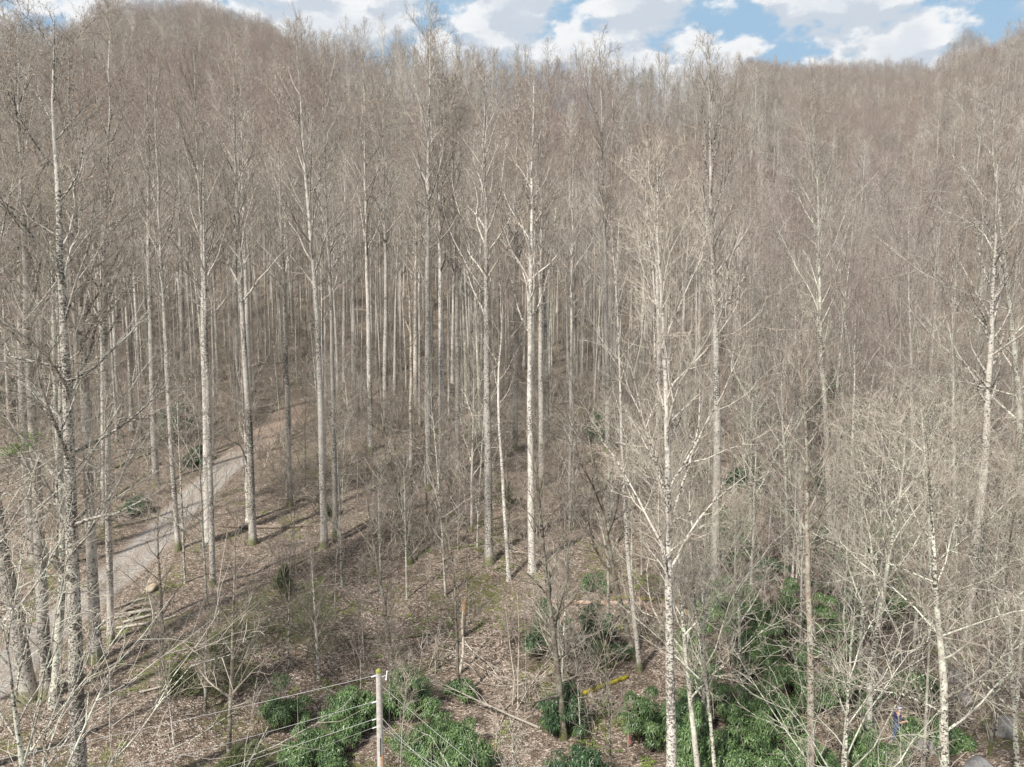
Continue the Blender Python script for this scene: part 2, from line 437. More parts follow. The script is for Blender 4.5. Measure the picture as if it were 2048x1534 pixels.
rc = smooth_line(rp, 0.6); T = unit(np.gradient(rc, axis=0)); Nn = np.stack([T[:, 1], -T[:, 0]], -1)
NW = 9; Wd = 1.9
off = np.linspace(-Wd, Wd, NW)
ragg = 1 + 0.22*vnoise(np.arange(len(rc)), 0*rc[:, 0], 5, 5)[:, None]
pp = rc[:, None] + Nn[:, None]*(off[None]*ragg)[..., None]
zz = hgt(pp[..., 0], pp[..., 1]) + 0.07 - 0.05*(np.abs(off)/Wd)[None]**4
V = np.concatenate([pp, zz[..., None]], -1).reshape(-1, 3)
i0 = (np.arange(len(rc)-1)[:, None]*NW + np.arange(NW-1)[None]).ravel()
F = np.stack([i0, i0+1, i0+NW+1, i0+NW], -1)
me = mesh_np('gravel_road', V, F, [M['gravel']])
uvl = me.uv_layers.new(name='UVMap')
uu = np.tile(np.linspace(0, 1, NW), len(rc)); vv = np.repeat(np.linspace(0, 1, len(rc)), NW)
uvl.data.foreach_set('uv', np.stack([uu[F.ravel()], vv[F.ravel()]], -1).astype(np.float32).ravel())
tag(obj('gravel_road', me), kind='structure')

# ------------------------------------------------------------------ trees
def tree_geo(seed, path, r0, kind, lod=0, thick=1.0):
    """returns (trunk Geo, crown Geo).  path: (K,3) trunk centre line from the base up, metres."""
    r = np.random.default_rng(seed); path = np.asarray(path, float)
    K = 22 if lod < 2 else 8
    L = np.linalg.norm(path[-1]-path[0])
    # smooth resample of the trunk line with natural wobble
    sl = smooth_line(path, max(L/60, 0.05)); s = np.concatenate([[0], np.cumsum(np.linalg.norm(np.diff(sl, axis=0), axis=1))])
    q = np.linspace(0, s[-1], K)
    if lod < 2: q = np.sort(np.concatenate([q, [min(0.25, s[-1]*0.01), min(0.7, s[-1]*0.03)]])); K = len(q)
    tr = np.stack([np.interp(q, s, sl[:, i]) for i in range(3)], -1)
    wob = np.cumsum(r.normal(size=(K, 3))*np.array([1, 1, 0]), 0)*0.0022*L*(0.6 if lod < 2 else 1); wob -= wob[0]
    tr = tr + wob*(q/q[-1])[:, None]**0.7
    t = q/q[-1]
    fork = {'lichen': 0.5, 'maple': 0.35, 'spread': 0.55, 'vase': 0.5}.get(kind, 0)
    rad = r0*(1 - 0.93*t**1.25) if not fork else r0*(1 - 0.95*t)
    rad[0] *= 1.7
    if K > 10: rad[1] *= 1.32; rad[2] *= 1.10
    trunk, crown = Geo(), Geo()
    base = tr.copy(); base[0, 2] -= 0.5
    S = 9 if lod == 0 else (6 if lod == 1 else 4)
    P0, R0 = base[None], rad[None]
    trunk.add(*tubes(P0, R0, S), 0)
    tmin = 0.010*thick
    if kind == 'snag':
        st, d, pr, tt, pa = kids(r, P0, R0, 14, 0.45, 0.99, R(40), R(90))
        P1, R1 = grow(r, st, d, L*0.07*(0.3+r.random(len(st))), pr*0.35, pr*0.1, 4, 0.2, 0.0)
        crown.add(*tubes(P1, R1, 4), 0); return trunk, crown
    prm = {  # n1, t0, len ratio, angles, tropism, n2, n3, n4
        'poplar': (27, 0.54, 0.150, (24, 50), 0.10, 6, 5, 3),
        'lichen': (15, 0.34, 0.34, (28, 50), 0.10, 8, 6, 3),
        'maple':  (15, 0.30, 0.42, (20, 42), 0.08, 8, 6, 3),
        'fan':    (17, 0.22, 0.48, (30, 62), 0.02, 7, 4, 0),
        'young':  (17, 0.30, 0.25, (24, 55), 0.08, 7, 4, 0),
        'limby':  (24, 0.36, 0.19, (48, 82), 0.06, 9, 7, 4),
        'vase':   (24, 0.46, 0.17, (18, 40), 0.11, 8, 6, 3),
        'spread': (19, 0.28, 0.34, (50, 80), 0.05, 10, 7, 4),
        'sapling': (22, 0.22, 0.22, (35, 70), 0.07, 6, 4, 0),
        'thin':   (14, 0.60, 0.16, (35, 60), 0.09, 6, 5, 3),
    }[kind]
    n1, t0, lr, (a0, a1), trop, n2, n3, n4 = prm
    if lod == 2: n1, n2, n3, n4 = int(n1*0.8), 5, 3, 0
    if lod == 3: n1, n2, n3, n4 = int(n1*0.6), 5, 3, 0
    if lod == 1: n3, n4 = max(3, n3-1), max(0, n4-3 if kind in ('poplar', 'thin', 'maple', 'vase') else n4-2)
    st, d, pr, tt, pa = kids(r, P0, R0, n1, t0, 0.985, R(a0), R(a1))
    rel = (tt-t0)/(1-t0)
    prof = (0.62 + 0.75*np.sin(PI*np.clip(rel*0.9+0.12, 0, 1)))*(1-0.45*rel)
    ll = L*lr*prof*(0.65+0.65*r.random(len(st)))
    steep = 1 - 0.45*rel; ax = unit(P0[0, -1]-P0[0, 0])
    d = unit(d*steep[:, None] + ax*(1-steep)[:, None]*0.9)
    k1 = 7 if lod < 2 else 4
    P1, R1 = grow(r, st, d, ll, np.maximum(pr*{'poplar': 0.56, 'young': 0.5, 'spread': 0.36, 'limby': 0.42, 'lichen': 0.58, 'vase': 0.5}.get(kind, 0.5), tmin*1.9), np.full(len(st), tmin*0.8), k1, 0.13, trop)
    crown.add(*tubes(P1, R1, 5 if lod < 2 else 3), 0)
    # a few thin dead branches low on the stem
    if lod < 2 and kind in ('poplar', 'thin'):
        s5, d5, p5, t5, _ = kids(r, P0, R0, 9, 0.22, 0.6, R(50), R(95))
        P5, R5 = grow(r, s5, d5, L*0.05*(0.4+r.random(len(s5))), p5*0.14+0.008, np.full(len(s5), 0.006), 4, 0.25, 0.05)
        crown.add(*tubes(P5, R5, 3), 1)
        s6, d6, p6, t6, _ = kids(r, P5, R5, 4, 0.3, 1.0, R(30), R(60))
        P6, R6 = grow(r, s6, d6, L*0.02*(0.5+r.random(len(s6))), np.full(len(s6), 0.008*thick), np.full(len(s6), 0.004*thick), 3, 0.25, 0.02)
        crown.add(*tubes(P6, R6, 3), 1)
    st2, d2, pr2, t2, pa2 = kids(r, P1, R1, n2, 0.18, 1.0, R(25), R(55))
    l2 = ll[pa2]*(0.52-0.22*t2)*(0.6+0.7*r.random(len(st2)))
    P2, R2 = grow(r, st2, d2, l2, np.maximum(pr2*0.7, tmin*1.25), np.full(len(st2), tmin*0.6), 5 if lod < 2 else 3, 0.16, trop*1.1)
    crown.add(*tubes(P2, R2, 3), 0 if kind in ('lichen', 'spread', 'vase', 'limby', 'young', 'fan') or (kind == 'poplar' and lod >= 1) else 1)
    st3, d3, pr3, t3, pa3 = kids(r, P2, R2, n3, 0.15, 1.0, R(25), R(55))
    l3 = np.maximum(l2[pa3]*(0.55-0.2*t3)*(0.6+0.8*r.random(len(st3))), 0.25)
    P3, R3 = grow(r, st3, d3, l3, np.maximum(pr3*0.7, tmin*0.75), np.full(len(st3), tmin*0.35), 3 if lod < 2 else 2, 0.16, trop)
    crown.add(*tubes(P3, R3, 3), 1)
    tips = P3[:, -1]
    if n4:
        st4, d4, pr4, t4, pa4 = kids(r, P3, R3, n4, 0.2, 1.0, R(22), R(50))
        l4 = np.maximum(l3[pa4]*0.5*(0.6+0.8*r.random(len(st4))), 0.18)
        P4, R4 = grow(r, st4, d4, l4, np.full(len(st4), tmin*0.52), np.full(len(st4), tmin*0.22), 2, 0.1, trop)
        crown.add(*tubes(P4, R4, 3), 1)
    if kind in ('poplar', 'limby') and lod < 2:       # last year's seed cones at the shoot ends
        q = r.random(len(tips)) < 0.65
        c = tips[q]; z_ = 0.025*(0.6+0.9*r.random(len(c)))*max(1.0, thick)
        oct_ = np.array([[1, 0, 0], [0, 1, 0], [-1, 0, 0], [0, -1, 0], [0, 0, 1.5]], float)
        Vv = c[:, None] + oct_[None]*z_[:, None, None]
        fb = (np.arange(len(c))*5)[:, None]
        Ff = np.concatenate([fb + np.array([[0, 1, 2, 3]]), fb + np.array([[0, 1, 4, 3]]), fb + np.array([[2, 3, 4, 1]])], 0)
        crown.add(Vv, Ff, 2)
    return trunk, crown

SKIN = {'young': ('lichen', 'lichen', 'twig_pale'), 'fan': ('lichen', 'lichen', 'twig_pale'), 'limby': ('pale', 'lichen', 'twig'), 'vase': ('lichen', 'lichen', 'twig_pale'), 'poplar': ('pale', 'pale_hi', 'twig'), 'lichen': ('lichen', 'lichen', 'twig_pale'), 'maple': ('pale_hi', 'pale_hi', 'twig_red'),
        'spread': ('lichen', 'lichen', 'twig_pale'), 'sapling': ('pale_hi', 'twig', 'twig'), 'thin': ('pale', 'pale_hi', 'twig'), 'snag': ('pale_hi', 'pale_hi', 'twig')}
def make_tree(name, seed, path, r0, kind, loc, lod=0, thick=1.0, skin=None):
    tg, cg = tree_geo(seed, path, r0, kind, lod, thick)
    sk = skin or SKIN[kind]
    if sk[2] == 'twig_pale' and (lod >= 1 or loc[1] > 46): sk = (sk[0], sk[1], 'twig')
    root = empty(name, loc)
    obj('trunk', tg.mesh('trunk', [M[sk[0]]]), root)
    obj('crown', cg.mesh('crown', [M[sk[1]], M[sk[2]], M['pod']]), root)
    return root

occupied = []          # (x, y, radius) of every placed stem
def hero(kind, pts, wpx, label, name='bare_tree', cat='tree', skin=None, thick=1.0, seed=None, group=None, lod=0, Y=None):
    """a tree seen by name in the photograph: pts are sight lines from its foot to its top"""
    b_ = ground(*pts[0])
    if Y is not None:
        a = at(pts[0][0], pts[0][1], Y); b_ = np.array([a[0], a[1], float(hgt(a[0], a[1]))])
    Yb = b_[1]
    seed = seed or (len(occupied)*17+5); r = np.random.default_rng(seed)
    path = [b_]
    for j, (px, py) in enumerate(pts[1:]):
        p = at(px, py, Yb + r.normal()*0.12*(j+1)); path.append(p)
    path = np.array(path) - b_
    if Y is not None and len(path) > 2 and path[1][2] < 0.5: path = np.delete(path, 1, 0)
    dep = math.hypot(b_[1], b_[2]-CAMZ)
    root = make_tree(name, seed, path, 0.5*wpx*dep/FPX, kind, tuple(b_), lod=lod, thick=thick, skin=skin)
    tag(root, label, cat, group)
    occupied.append((b_[0], b_[1], 1.6))
    return root
MOT = ('mottled', 'mottled', 'twig'); WHT = ('white', 'pale_hi', 'twig_pale'); DRK = ('dark', 'dark', 'twig'); BRN = ('brown', 'twig', 'twig')

# ---- trees one can point at in the photograph ------------------------------------
HG = 'tall bare trees in front'
H = [
 # kind, waypoints, width px, skin, label
 ('poplar', [(62, 1405), (0, 1080), (-40, 800), (-75, 300), (-85, 60)], 27, None, 'stout pale tree leaning left out of the frame, lower left'),
 ('poplar', [(95, 1395), (68, 930), (45, 640), (28, 250), (20, 70)], 21, None, 'pale straight tree just right of the leaning tree, in front of the gravel road'),
 ('limby', [(162, 1640), (152, 1350), (140, 950), (122, 560), (112, 240), (110, 40)], 25, MOT, 'thick black-and-white mottled tree at lower left'),
 ('poplar', [(193, 1325), (180, 930), (172, 650), (160, 300), (150, 70)], 20, None, 'pale smooth tree right of the black-and-white mottled tree by the road'),
 ('poplar', [(222, 1290), (212, 900), (205, 560), (215, 200), (222, 20)], 12, None, 'slim pale tree left of the pile of cut timber'),
 ('poplar', [(72, 1142), (52, 930), (40, 600), (32, 300), (28, 90)], 17, None, 'pale tree on the far side of the road at the left edge'),
 ('poplar', [(128, 1130), (122, 900), (112, 600), (100, 330)], 11, None, 'thin grey tree behind the black-and-white mottled tree'),
 ('poplar', [(207, 1065), (204, 800), (198, 500), (195, 200)], 10, None, 'thin tree on the dark bank above the left side of the road'),
 ('poplar', [(357, 1102), (337, 780), (322, 430), (312, 130)], 10, None, 'slim pale tree at the near verge of the gravel road, its foot bending right'),
 ('poplar', [(312, 972), (298, 650), (290, 330), (285, 90)], 13, None, 'pale tree on the far verge where the road starts to climb'),
 ('poplar', [(416, 1082), (405, 620), (392, 330), (384, 110)], 15, WHT, 'bright pale tree standing at the right verge of the gravel road'),
 ('thin', [(426, 1176), (418, 900), (404, 560), (396, 250)], 11, None, 'slender tree just in front of the bright pale tree beside the road'),
 ('poplar', [(506, 1090), (498, 840), (474, 500), (462, 210), (458, 80)], 14, None, 'pale mossy-footed tree right of the road, at the end of the long dark log'),
 ('poplar', [(580, 1012), (574, 760), (565, 400), (560, 150)], 11, None, 'pale straight tree right of the bare orange bank of the road'),
 ('poplar', [(649, 1096), (638, 700), (618, 400), (602, 130), (598, 70)], 14, None, 'tall pale tree with a green mossy foot left of centre, leaning gently left'),
 ('poplar', [(671, 1076), (662, 600), (656, 330), (652, 90)], 10, None, 'slim pale tree close behind the tall one left of centre'),
 ('poplar', [(856, 980), (850, 600), (847, 300), (848, 80), (850, 25)], 14, None, 'tallest central tree, its forked top standing up against the clouds'),
 ('poplar', [(884, 952), (880, 600), (878, 380), (876, 170)], 12, WHT, 'pale even tree close right of the tallest central tree'),
 ('poplar', [(916, 952), (913, 650), (908, 350), (905, 170)], 10, None, 'grey tree in the centre between two paler stems'),
 ('poplar', [(978, 1128), (973, 760), (970, 420), (966, 130)], 17, None, 'stout pale central tree with an orange-green mossy foot'),
 ('thin', [(1018, 1165), (1005, 960), (996, 800), (1004, 640), (1000, 520)], 8, WHT, 'thin crooked white tree with a forked top, right of the stout central tree'),
 ('poplar', [(1064, 1147), (1060, 760), (1062, 450), (1068, 160)], 14, WHT, 'pale tree with a dark mossy foot right of the thin crooked white tree'),
 ('poplar', [(1083, 972), (1082, 640), (1085, 380), (1090, 200)], 12, None, 'straight pale tree further up the slope behind the dark-footed pale tree'),
 ('sapling', [(1128, 1480), (1112, 1300), (1092, 1150), (1075, 980), (1072, 860)], 12, DRK, 'dark crooked small tree above the dark evergreen bush at bottom centre'),
 ('lichen', [(1268, 1318), (1228, 1150), (1190, 960), (1168, 840), (1150, 760)], 12, DRK, 'dark lichen-spotted tree leaning left behind the yellow mossy log'),
 ('thin', [(1280, 1342), (1262, 1180), (1250, 1050), (1236, 700), (1225, 420)], 9, None, 'thin grey tree beside the dark leaning tree, behind the mossy log'),
 ('vase', [(1345, 1720), (1343, 1400), (1338, 1050), (1336, 850), (1330, 560), (1322, 330)], 20, WHT, 'large white lichen-marked tree reaching the bottom edge right of centre'),
 ('lichen', [(1402, 1600), (1378, 1380), (1358, 1180), (1330, 1020), (1300, 900)], 11, None, 'leaning lichen-covered tree directly right of the large white tree'),
 ('lichen', [(1436, 1620), (1416, 1400), (1388, 1180), (1372, 1020)], 8, None, 'thin lichen-covered stem leaning left among rhododendrons at the bottom'),
 ('poplar', [(1430, 1215), (1432, 900), (1430, 640), (1424, 420), (1420, 95)], 17, None, 'tall tree with tan seed cones and a violet-grey lower trunk right of centre'),
 ('thin', [(1622, 1660), (1622, 1400), (1620, 1200), (1612, 900), (1600, 660)], 14, BRN, 'brownish straight tree among the rhododendrons at lower right'),
 ('lichen', [(1735, 1482), (1742, 1340), (1762, 1200), (1790, 1000), (1800, 830)], 13, None, 'white-barked tree leaning right, left of the person'),
 ('lichen', [(1718, 1400), (1722, 1280), (1737, 1060), (1742, 900)], 9, None, 'slim lichen-covered stem left of the white tree leaning right'),
 ('spread', [(1888, 1700), (1886, 1450), (1880, 1330), (1866, 1150), (1856, 1000), (1846, 860)], 18, ('lichen', 'lichen', 'twig_pale'), 'near pale tree with wide bare limbs at the bottom right, right of the person'),
 ('poplar', [(1933, 1300), (1945, 1120), (1962, 960), (1978, 640), (1992, 330)], 18, None, 'thick violet-grey trunk leaning right, behind the near wide-limbed tree'),
 ('lichen', [(2040, 1640), (2026, 1420), (2012, 1250), (1998, 1080), (1990, 960)], 11, None, 'crooked lichen-covered tree at the bottom right corner'),
 ('spread', [(2052, 1120), (2036, 800), (2012, 540), (1998, 360), (1992, 200)], 16, ('lichen', 'lichen', 'twig_pale'), 'big tree at the right edge with long lichen-covered limbs reaching left'),
 ('vase', [(1660, 1075), (1652, 850), (1640, 640), (1636, 380), (1626, 200)], 12, None, 'pale greenish many-branched tree, its lichen-crusted top in front of the far valley'),
 ('poplar', [(1318, 905), (1318, 640), (1310, 420), (1300, 260)], 11, None, 'grey straight stem behind the crown of the large white tree'),
 ('poplar', [(1215, 905), (1212, 620), (1205, 400), (1192, 90)], 11, None, 'tall tree whose upright forked top rises above the ridge right of centre'),
 ('sapling', [(822, 1130), (808, 1040), (785, 930), (770, 870), (752, 760)], 9, DRK, 'dark small tree leaning left below the tallest central tree'),
 ('thin', [(822, 1070), (820, 860), (815, 640), (800, 400)], 9, BRN, 'brown-grey straight tree behind the dark leaning small tree in the centre'),
 ('sapling', [(786, 1345), (768, 1200), (745, 1060), (734, 960)], 9, BRN, 'thin brown tree leaning left, just above the utility pole'),
 ('sapling', [(326, 1345), (322, 1200), (316, 1080), (318, 960)], 7, BRN, 'thin straight brown stem right of the pile of cut timber'),
 ('sapling', [(458, 1505), (462, 1330), (466, 1160), (470, 1000)], 8, BRN, 'yellowish thin stem left of the overhead wires'),
 ('sapling', [(411, 1420), (412, 1300), (415, 1180)], 6, BRN, 'thin stem left of the yellowish stem, among green hemlock sprays'),
 ('sapling', [(638, 1362), (628, 1180), (620, 1060)], 6, None, 'thin stem right of the green hemlock, above the overhead wires'),
 ('sapling', [(918, 1395), (908, 1160), (890, 1050), (868, 1010)], 6, DRK, 'thin dark crooked stem rising beside the splintered stump'),
 ('sapling', [(905, 1032), (896, 900), (888, 800)], 7, DRK, 'thin dark stem just right of the tallest central tree'),
 ('thin', [(1135, 1372), (1132, 1240), (1130, 1130)], 7, BRN, 'slim stem between two rhododendron clumps in the lower centre'),
 ('maple', [(497, 1045), (492, 900), (486, 800), (484, 655)], 9, ('pale_hi', 'pale_hi', 'twig'), 'vase-shaped bushy small tree beside the road bend'),
 ('maple', [(1590, 1010), (1588, 850), (1590, 700), (1590, 440)], 9, None, 'reddish-twigged rounded tree right of the tall cone-bearing tree'),
 ('maple', [(1830, 1000), (1826, 820), (1820, 640), (1818, 425)], 10, None, 'widest reddish-twigged crown at the right, below the far valley'),
 ('maple', [(1700, 1110), (1704, 960), (1710, 800), (1716, 600)], 9, ('lichen', 'lichen', 'twig_red'), 'pale forked tree with reddish twigs in front of the dark evergreens'),
 ('lichen', [(1500, 1090), (1502, 900), (1510, 760), (1530, 560)], 9, None, 'many-branched lichen tree just right of the violet-grey lower trunk'),
 ('lichen', [(1910, 1130), (1908, 960), (1904, 800), (1900, 560)], 10, None, 'lichen-pale many-stemmed tree left of the big tree at the right edge'),
 ('lichen', [(1860, 1160), (1856, 1000), (1842, 860), (1830, 700)], 8, None, 'thin many-branched lichen tree behind the near wide-limbed tree'),
 ('lichen', [(1575, 1160), (1573, 1000), (1568, 820), (1560, 640)], 9, None, 'pale upright lichen tree left of the brownish straight tree'),
 ('lichen', [(1480, 1390), (1478, 1240), (1470, 1120), (1480, 1020)], 8, None, 'small pale tree with few limbs in front of the rhododendron bank'),
 ('poplar', [(742, 905), (738, 640), (734, 420), (730, 130)], 11, None, 'slim pale tree left of the tallest central tree, its thin top on the skyline'),
 ('poplar', [(770, 860), (772, 560), (770, 330), (768, 150)], 10, None, 'slim tree between the skyline top and the tallest central tree'),
 ('poplar', [(1030, 900), (1034, 600), (1036, 380), (1030, 190)], 12, None, 'grey tree seen between the thin white tree and the pale dark-footed tree'),
 ('poplar', [(475, 835), (470, 560), (466, 330), (462, 150)], 12, None, 'stout pale tree beyond the road bend, left of the bare orange bank'),
 ('poplar', [(500, 800), (490, 500), (485, 300), (482, 120)], 10, WHT, 'whiter narrow tree beyond the road bend'),
 ('poplar', [(365, 760), (362, 560), (358, 330), (356, 160)], 11, None, 'violet-grey shaded trunk on the slope above the road at left'),
]
for i, (kind, pts, wpx, skin, label) in enumerate(H):
    dist = ground(*pts[0])[1]
    hero(kind, pts, wpx, label, skin=skin, seed=100+i*7, group=HG, lod=0 if dist < 80 else 1,
         thick=min(1.9, max(0.85, dist/50)), name='small_bare_tree' if kind == 'sapling' else 'bare_tree')
# near trees rooted below or beside the frame whose boughs hang into the picture
hero('spread', [(-150, 1500), (-120, 1100), (-60, 820), (-20, 560), (20, 330)], 22, 'lichen-crusted tree at the left edge with long arching limbs reaching into the frame', skin=MOT, seed=911, group=HG, Y=27)
hero('fan', [(60, 1900), (60, 1700), (40, 1500), (20, 1320), (0, 1200)], 15, 'near tree at the bottom left corner fanning out fine pale shoots', skin=('lichen', 'lichen', 'twig_pale'), seed=905, thick=1.25, group=HG, Y=17)
hero('fan', [(-30, 1620), (-40, 1500), (-60, 1330), (-80, 1150)], 12, 'near lichen-crusted bush tree at the lower left edge with fine pale shoots', skin=('lichen', 'lichen', 'twig_pale'), seed=906, thick=1.25, group=HG, Y=22)
hero('lichen', [(120, 1560), (128, 1100), (118, 850), (112, 640), (110, 420)], 16, 'lichen-spotted forked tree just behind the black-and-white mottled tree', skin=('lichen', 'lichen', 'twig_pale'), seed=907, group=HG, Y=33)
hero('spread', [(-260, 1400), (-220, 900), (-170, 600), (-120, 300)], 22, 'long-limbed tree beyond the left edge, its upper boughs crossing the frame', skin=('lichen', 'lichen', 'twig_pale'), seed=912, group=HG, Y=31)
hero('fan', [(990, 2000), (1000, 1800), (1010, 1650), (1030, 1520)], 9, 'low spreading bare tree at the bottom centre edge with pale arching shoots', skin=('lichen', 'lichen', 'twig_pale'), seed=921, thick=1.25, group=HG, Y=21)
hero('fan', [(1120, 1395), (1118, 1300), (1110, 1180)], 8, 'low fan of bare pale branches in the lower centre', skin=('lichen', 'twig_pale', 'twig_pale'), seed=931, thick=1.25, group=HG)
hero('fan', [(1670, 1900), (1680, 1700), (1690, 1560), (1700, 1380), (1700, 1280)], 10, 'near pale tree at the bottom edge with arching limbs left of the person', skin=('lichen', 'lichen', 'twig_pale'), seed=941, thick=1.25, group=HG, Y=22)

# ---- the stand behind: copies of a few grown forms -------------------------------
def straight(Hh, r, lean=0.02, n=5):
    t = np.linspace(0, 1, n); d = r.normal(size=2)*lean*Hh
    return np.stack([d[0]*t**1.5, d[1]*t**1.5, Hh*t], -1)
protos = {}
def proto(key, kind, Hh, r0, seed, lod, thick, skin=None, name='bare_tree', lean=0.02):
    r = np.random.default_rng(seed)
    return dict(root=None, mk=lambda loc: make_tree(name, seed, straight(Hh, r, lean), r0, kind, loc, lod, thick, skin), key=key)
TALL = [proto('t', 'poplar', 33+i % 3*1.5, (0.26, 0.32, 0.22, 0.34, 0.28, 0.24)[i], 300+i, 1, 1.35, skin=(None, WHT, None, None, None, ('lichen', 'pale_hi', 'twig'))[i], lean=0.02) for i in range(6)] + \
       [proto('t', 'thin', 28, 0.13, 320, 1, 1.3), proto('t', 'thin', 25, 0.11, 321, 1, 1.3, skin=('dark', 'dark', 'twig'), lean=0.04)]
MID = [proto('m', 'vase', 19, 0.17, 330, 1, 1.3), proto('m', 'lichen', 22, 0.19, 331, 1, 1.3, skin=('pale', 'lichen', 'twig')), proto('m', 'maple', 17, 0.14, 332, 1, 1.2), proto('m', 'maple', 15, 0.13, 333, 1, 1.2, skin=('lichen', 'lichen', 'twig'))]
SAP = [proto('s', 'sapling', 7, 0.035, 340, 0, 0.8, name='sapling', lean=0.05), proto('s', 'sapling', 10, 0.05, 341, 0, 0.9, name='sapling', lean=0.06, skin=DRK),
       proto('s', 'sapling', 5.5, 0.028, 342, 0, 0.7, name='sapling', lean=0.1), proto('s', 'sapling', 12, 0.06, 343, 0, 1.0, name='sapling', lean=0.05, skin=('lichen', 'lichen', 'twig')),
       proto('s', 'maple', 6, 0.04, 344, 3, 0.8, name='sapling', lean=0.06, skin=('pale_hi', 'twig', 'twig'))]
def top_limit(px):
    return float(np.interp(px, [0, 1380, 1480, 1560, 1900, 2000, 2100], [40, 70, 190, 290, 290, 210, 150]))
def fit_top(pr_h, x, y, s):
    z = float(hgt(x, y)); px, _ = pix((x, y, z)); lim = top_limit(px)*random.uniform(0.95, 1.5)
    top = at(px, lim, y)[2]-z
    return max(0.35, min(s, top/pr_h))
def place(pr, x, y, s, label, cat, group, zs=1.0, rz=None):
    z = float(hgt(x, y)); 
    if pr['root'] is None: o = pr['root'] = pr['mk']((x, y, z)); first = True
    else: o = copy_tree(pr['root'])
    o.location = (x, y, z - 0.05); o.scale = (s, s, s*zs); o.rotation_euler = (0, 0, rng.random()*6.28 if rz is None else rz)
    tag(o, label, cat, group)
    return o
LAND = [(95, 1395, 'straight tree at the road'), (193, 1325, 'mottled tree'), (312, 972, 'tree at the road climb'), (416, 1082, 'bright pale roadside tree'),
        (580, 1012, 'orange road bank'), (649, 1096, 'tall left-of-centre tree'), (742, 905, 'slim skyline tree'), (856, 980, 'tallest central tree'), (978, 1128, 'stout central tree'), (1064, 1147, 'dark-footed pale tree'),
        (1268, 1318, 'dark leaning tree'), (1343, 1400, 'large white tree'), (1430, 1215, 'cone-bearing violet trunk'), (1590, 1010, 'reddish rounded tree'), (1700, 900, 'dark evergreens'),
        (1762, 1200, 'white tree leaning right'), (1830, 1000, 'widest reddish crown'), (1886, 1450, 'wide-limbed near tree'), (1962, 960, 'thick violet-grey trunk'), (2036, 800, 'big right-edge tree')]
ORD = ['nearest', 'second', 'third', 'fourth', 'fifth', 'sixth', 'seventh', 'eighth', 'ninth', 'tenth', 'eleventh', 'twelfth', 'thirteenth', 'fourteenth', 'fifteenth', 'sixteenth', 'seventeenth', 'eighteenth', 'nineteenth', 'twentieth', 'twenty-first', 'twenty-second', 'twenty-third', 'twenty-fourth']
pending = []
def name_them():
    from collections import defaultdict
    b_ = defaultdict(list)
    for o, w_, noun in pending:
        px, py = pix(o.location)
        j = min(range(len(LAND)), key=lambda q: (LAND[q][0]-px)**2 + (0.25*(LAND[q][1]-py))**2)
        lx_, ly_, ln = LAND[j]
        side = 'left of' if px < lx_-12 else ('right of' if px > lx_+12 else 'in line with')
        dep_ = 'far uphill and ' if py < ly_-300 else 'uphill and ' if py < ly_-30 else ('downhill and ' if py > ly_+30 else '')
        b_[(w_, noun, dep_ + side + ' the ' + ln)].append((abs(px-lx_)+abs(py-ly_), o))
    for (w_, noun, rel_), lst in b_.items():
        lst.sort(key=lambda q: q[0])
        for i, (_, o) in enumerate(lst):
            pre = '' if len(lst) == 1 else (ORD[i] if i < 24 else 'farthest') + ' '
            o['label'] = f'{pre}{w_} {noun} {rel_}'
def free(x, y, d):
    return all((x-a)**2 + (y-b)**2 > (d*0.5 + c)**2 for a, b, c in occupied)
cnt = 0
tries = 0
while cnt < 178 and tries < 9000:
    tries += 1
    y = 52 + (132-52)*math.sqrt(random.random()*0.93) ; u = random.uniform(-0.86, 0.86); x = u*y
    if road_dist(x, y) < 2.8 or not free(x, y, 4.6 if y > 80 else 6.0): continue
    px, py = pix((x, y, float(hgt(x, y))))
    if y < 75 and 850 < px < 1500 and random.random() < 0.6: continue
    if px > 1480 and random.random() < 0.62:
        pr = random.choice(MID); s = fit_top(20, x, y, random.uniform(0.75, 1.1)); kindw = 'spreading lichen-pale'
        if pr in (MID[2], MID[3]): kindw = 'fine-twigged rounded'
    else:
        pr = random.choice(TALL); s = random.uniform(0.78, 1.06); kindw = 'straight pale' if pr not in TALL[6:] else 'thin-stemmed'
        s = fit_top(34, x, y, s)
    zone = 'on the slope left of the climbing road' if px < 560 else ('in the dense stand up the central slope' if px < 1300 else 'in the thicket on the right-hand slope')
    pending.append((place(pr, x, y, s, f'{kindw} bare tree {zone}', 'tree', f'{kindw} trees {zone}'), kindw, 'tree'))
    occupied.append((x, y, 1.4 if y > 80 else 2)); cnt += 1
rc_ = 0; tries = 0
while rc_ < 40 and tries < 4000:
    tries += 1
    y = random.uniform(36, 92); u = random.uniform(0.12, 0.86) if random.random() < 0.8 else random.uniform(-0.86, -0.45); x = u*y
    if road_dist(x, y) < 2.6 or not free(x, y, 2.6): continue
    if u < 0.33 and y < 55: continue
    pr = random.choice(MID); kindw = 'spreading lichen-pale' if pr in MID[:2] else 'fine-twigged rounded'
    zone = 'on the slope left of the climbing road' if u < 0 else 'in the thicket on the right-hand slope'
    pending.append((place(pr, x, y, fit_top(20, x, y, random.uniform(0.45, 0.95)), kindw, 'tree', f'{kindw} trees {zone}'), kindw, 'tree'))
    occupied.append((x, y, 1.2)); rc_ += 1
NEARR = [proto('n', 'young', 14, 0.095, 350, 0, 0.9, name='young_tree'), proto('n', 'young', 12, 0.08, 351, 0, 0.9, name='young_tree', skin=('lichen', 'lichen', 'twig_pale')), proto('n', 'young', 16, 0.11, 352, 0, 0.9, name='young_tree', skin=('pale', 'lichen', 'twig')), proto('n', 'thin', 15, 0.08, 353, 1, 0.9, name='young_tree', skin=DRK, lean=0.06)]
rc_ = 0; tries = 0
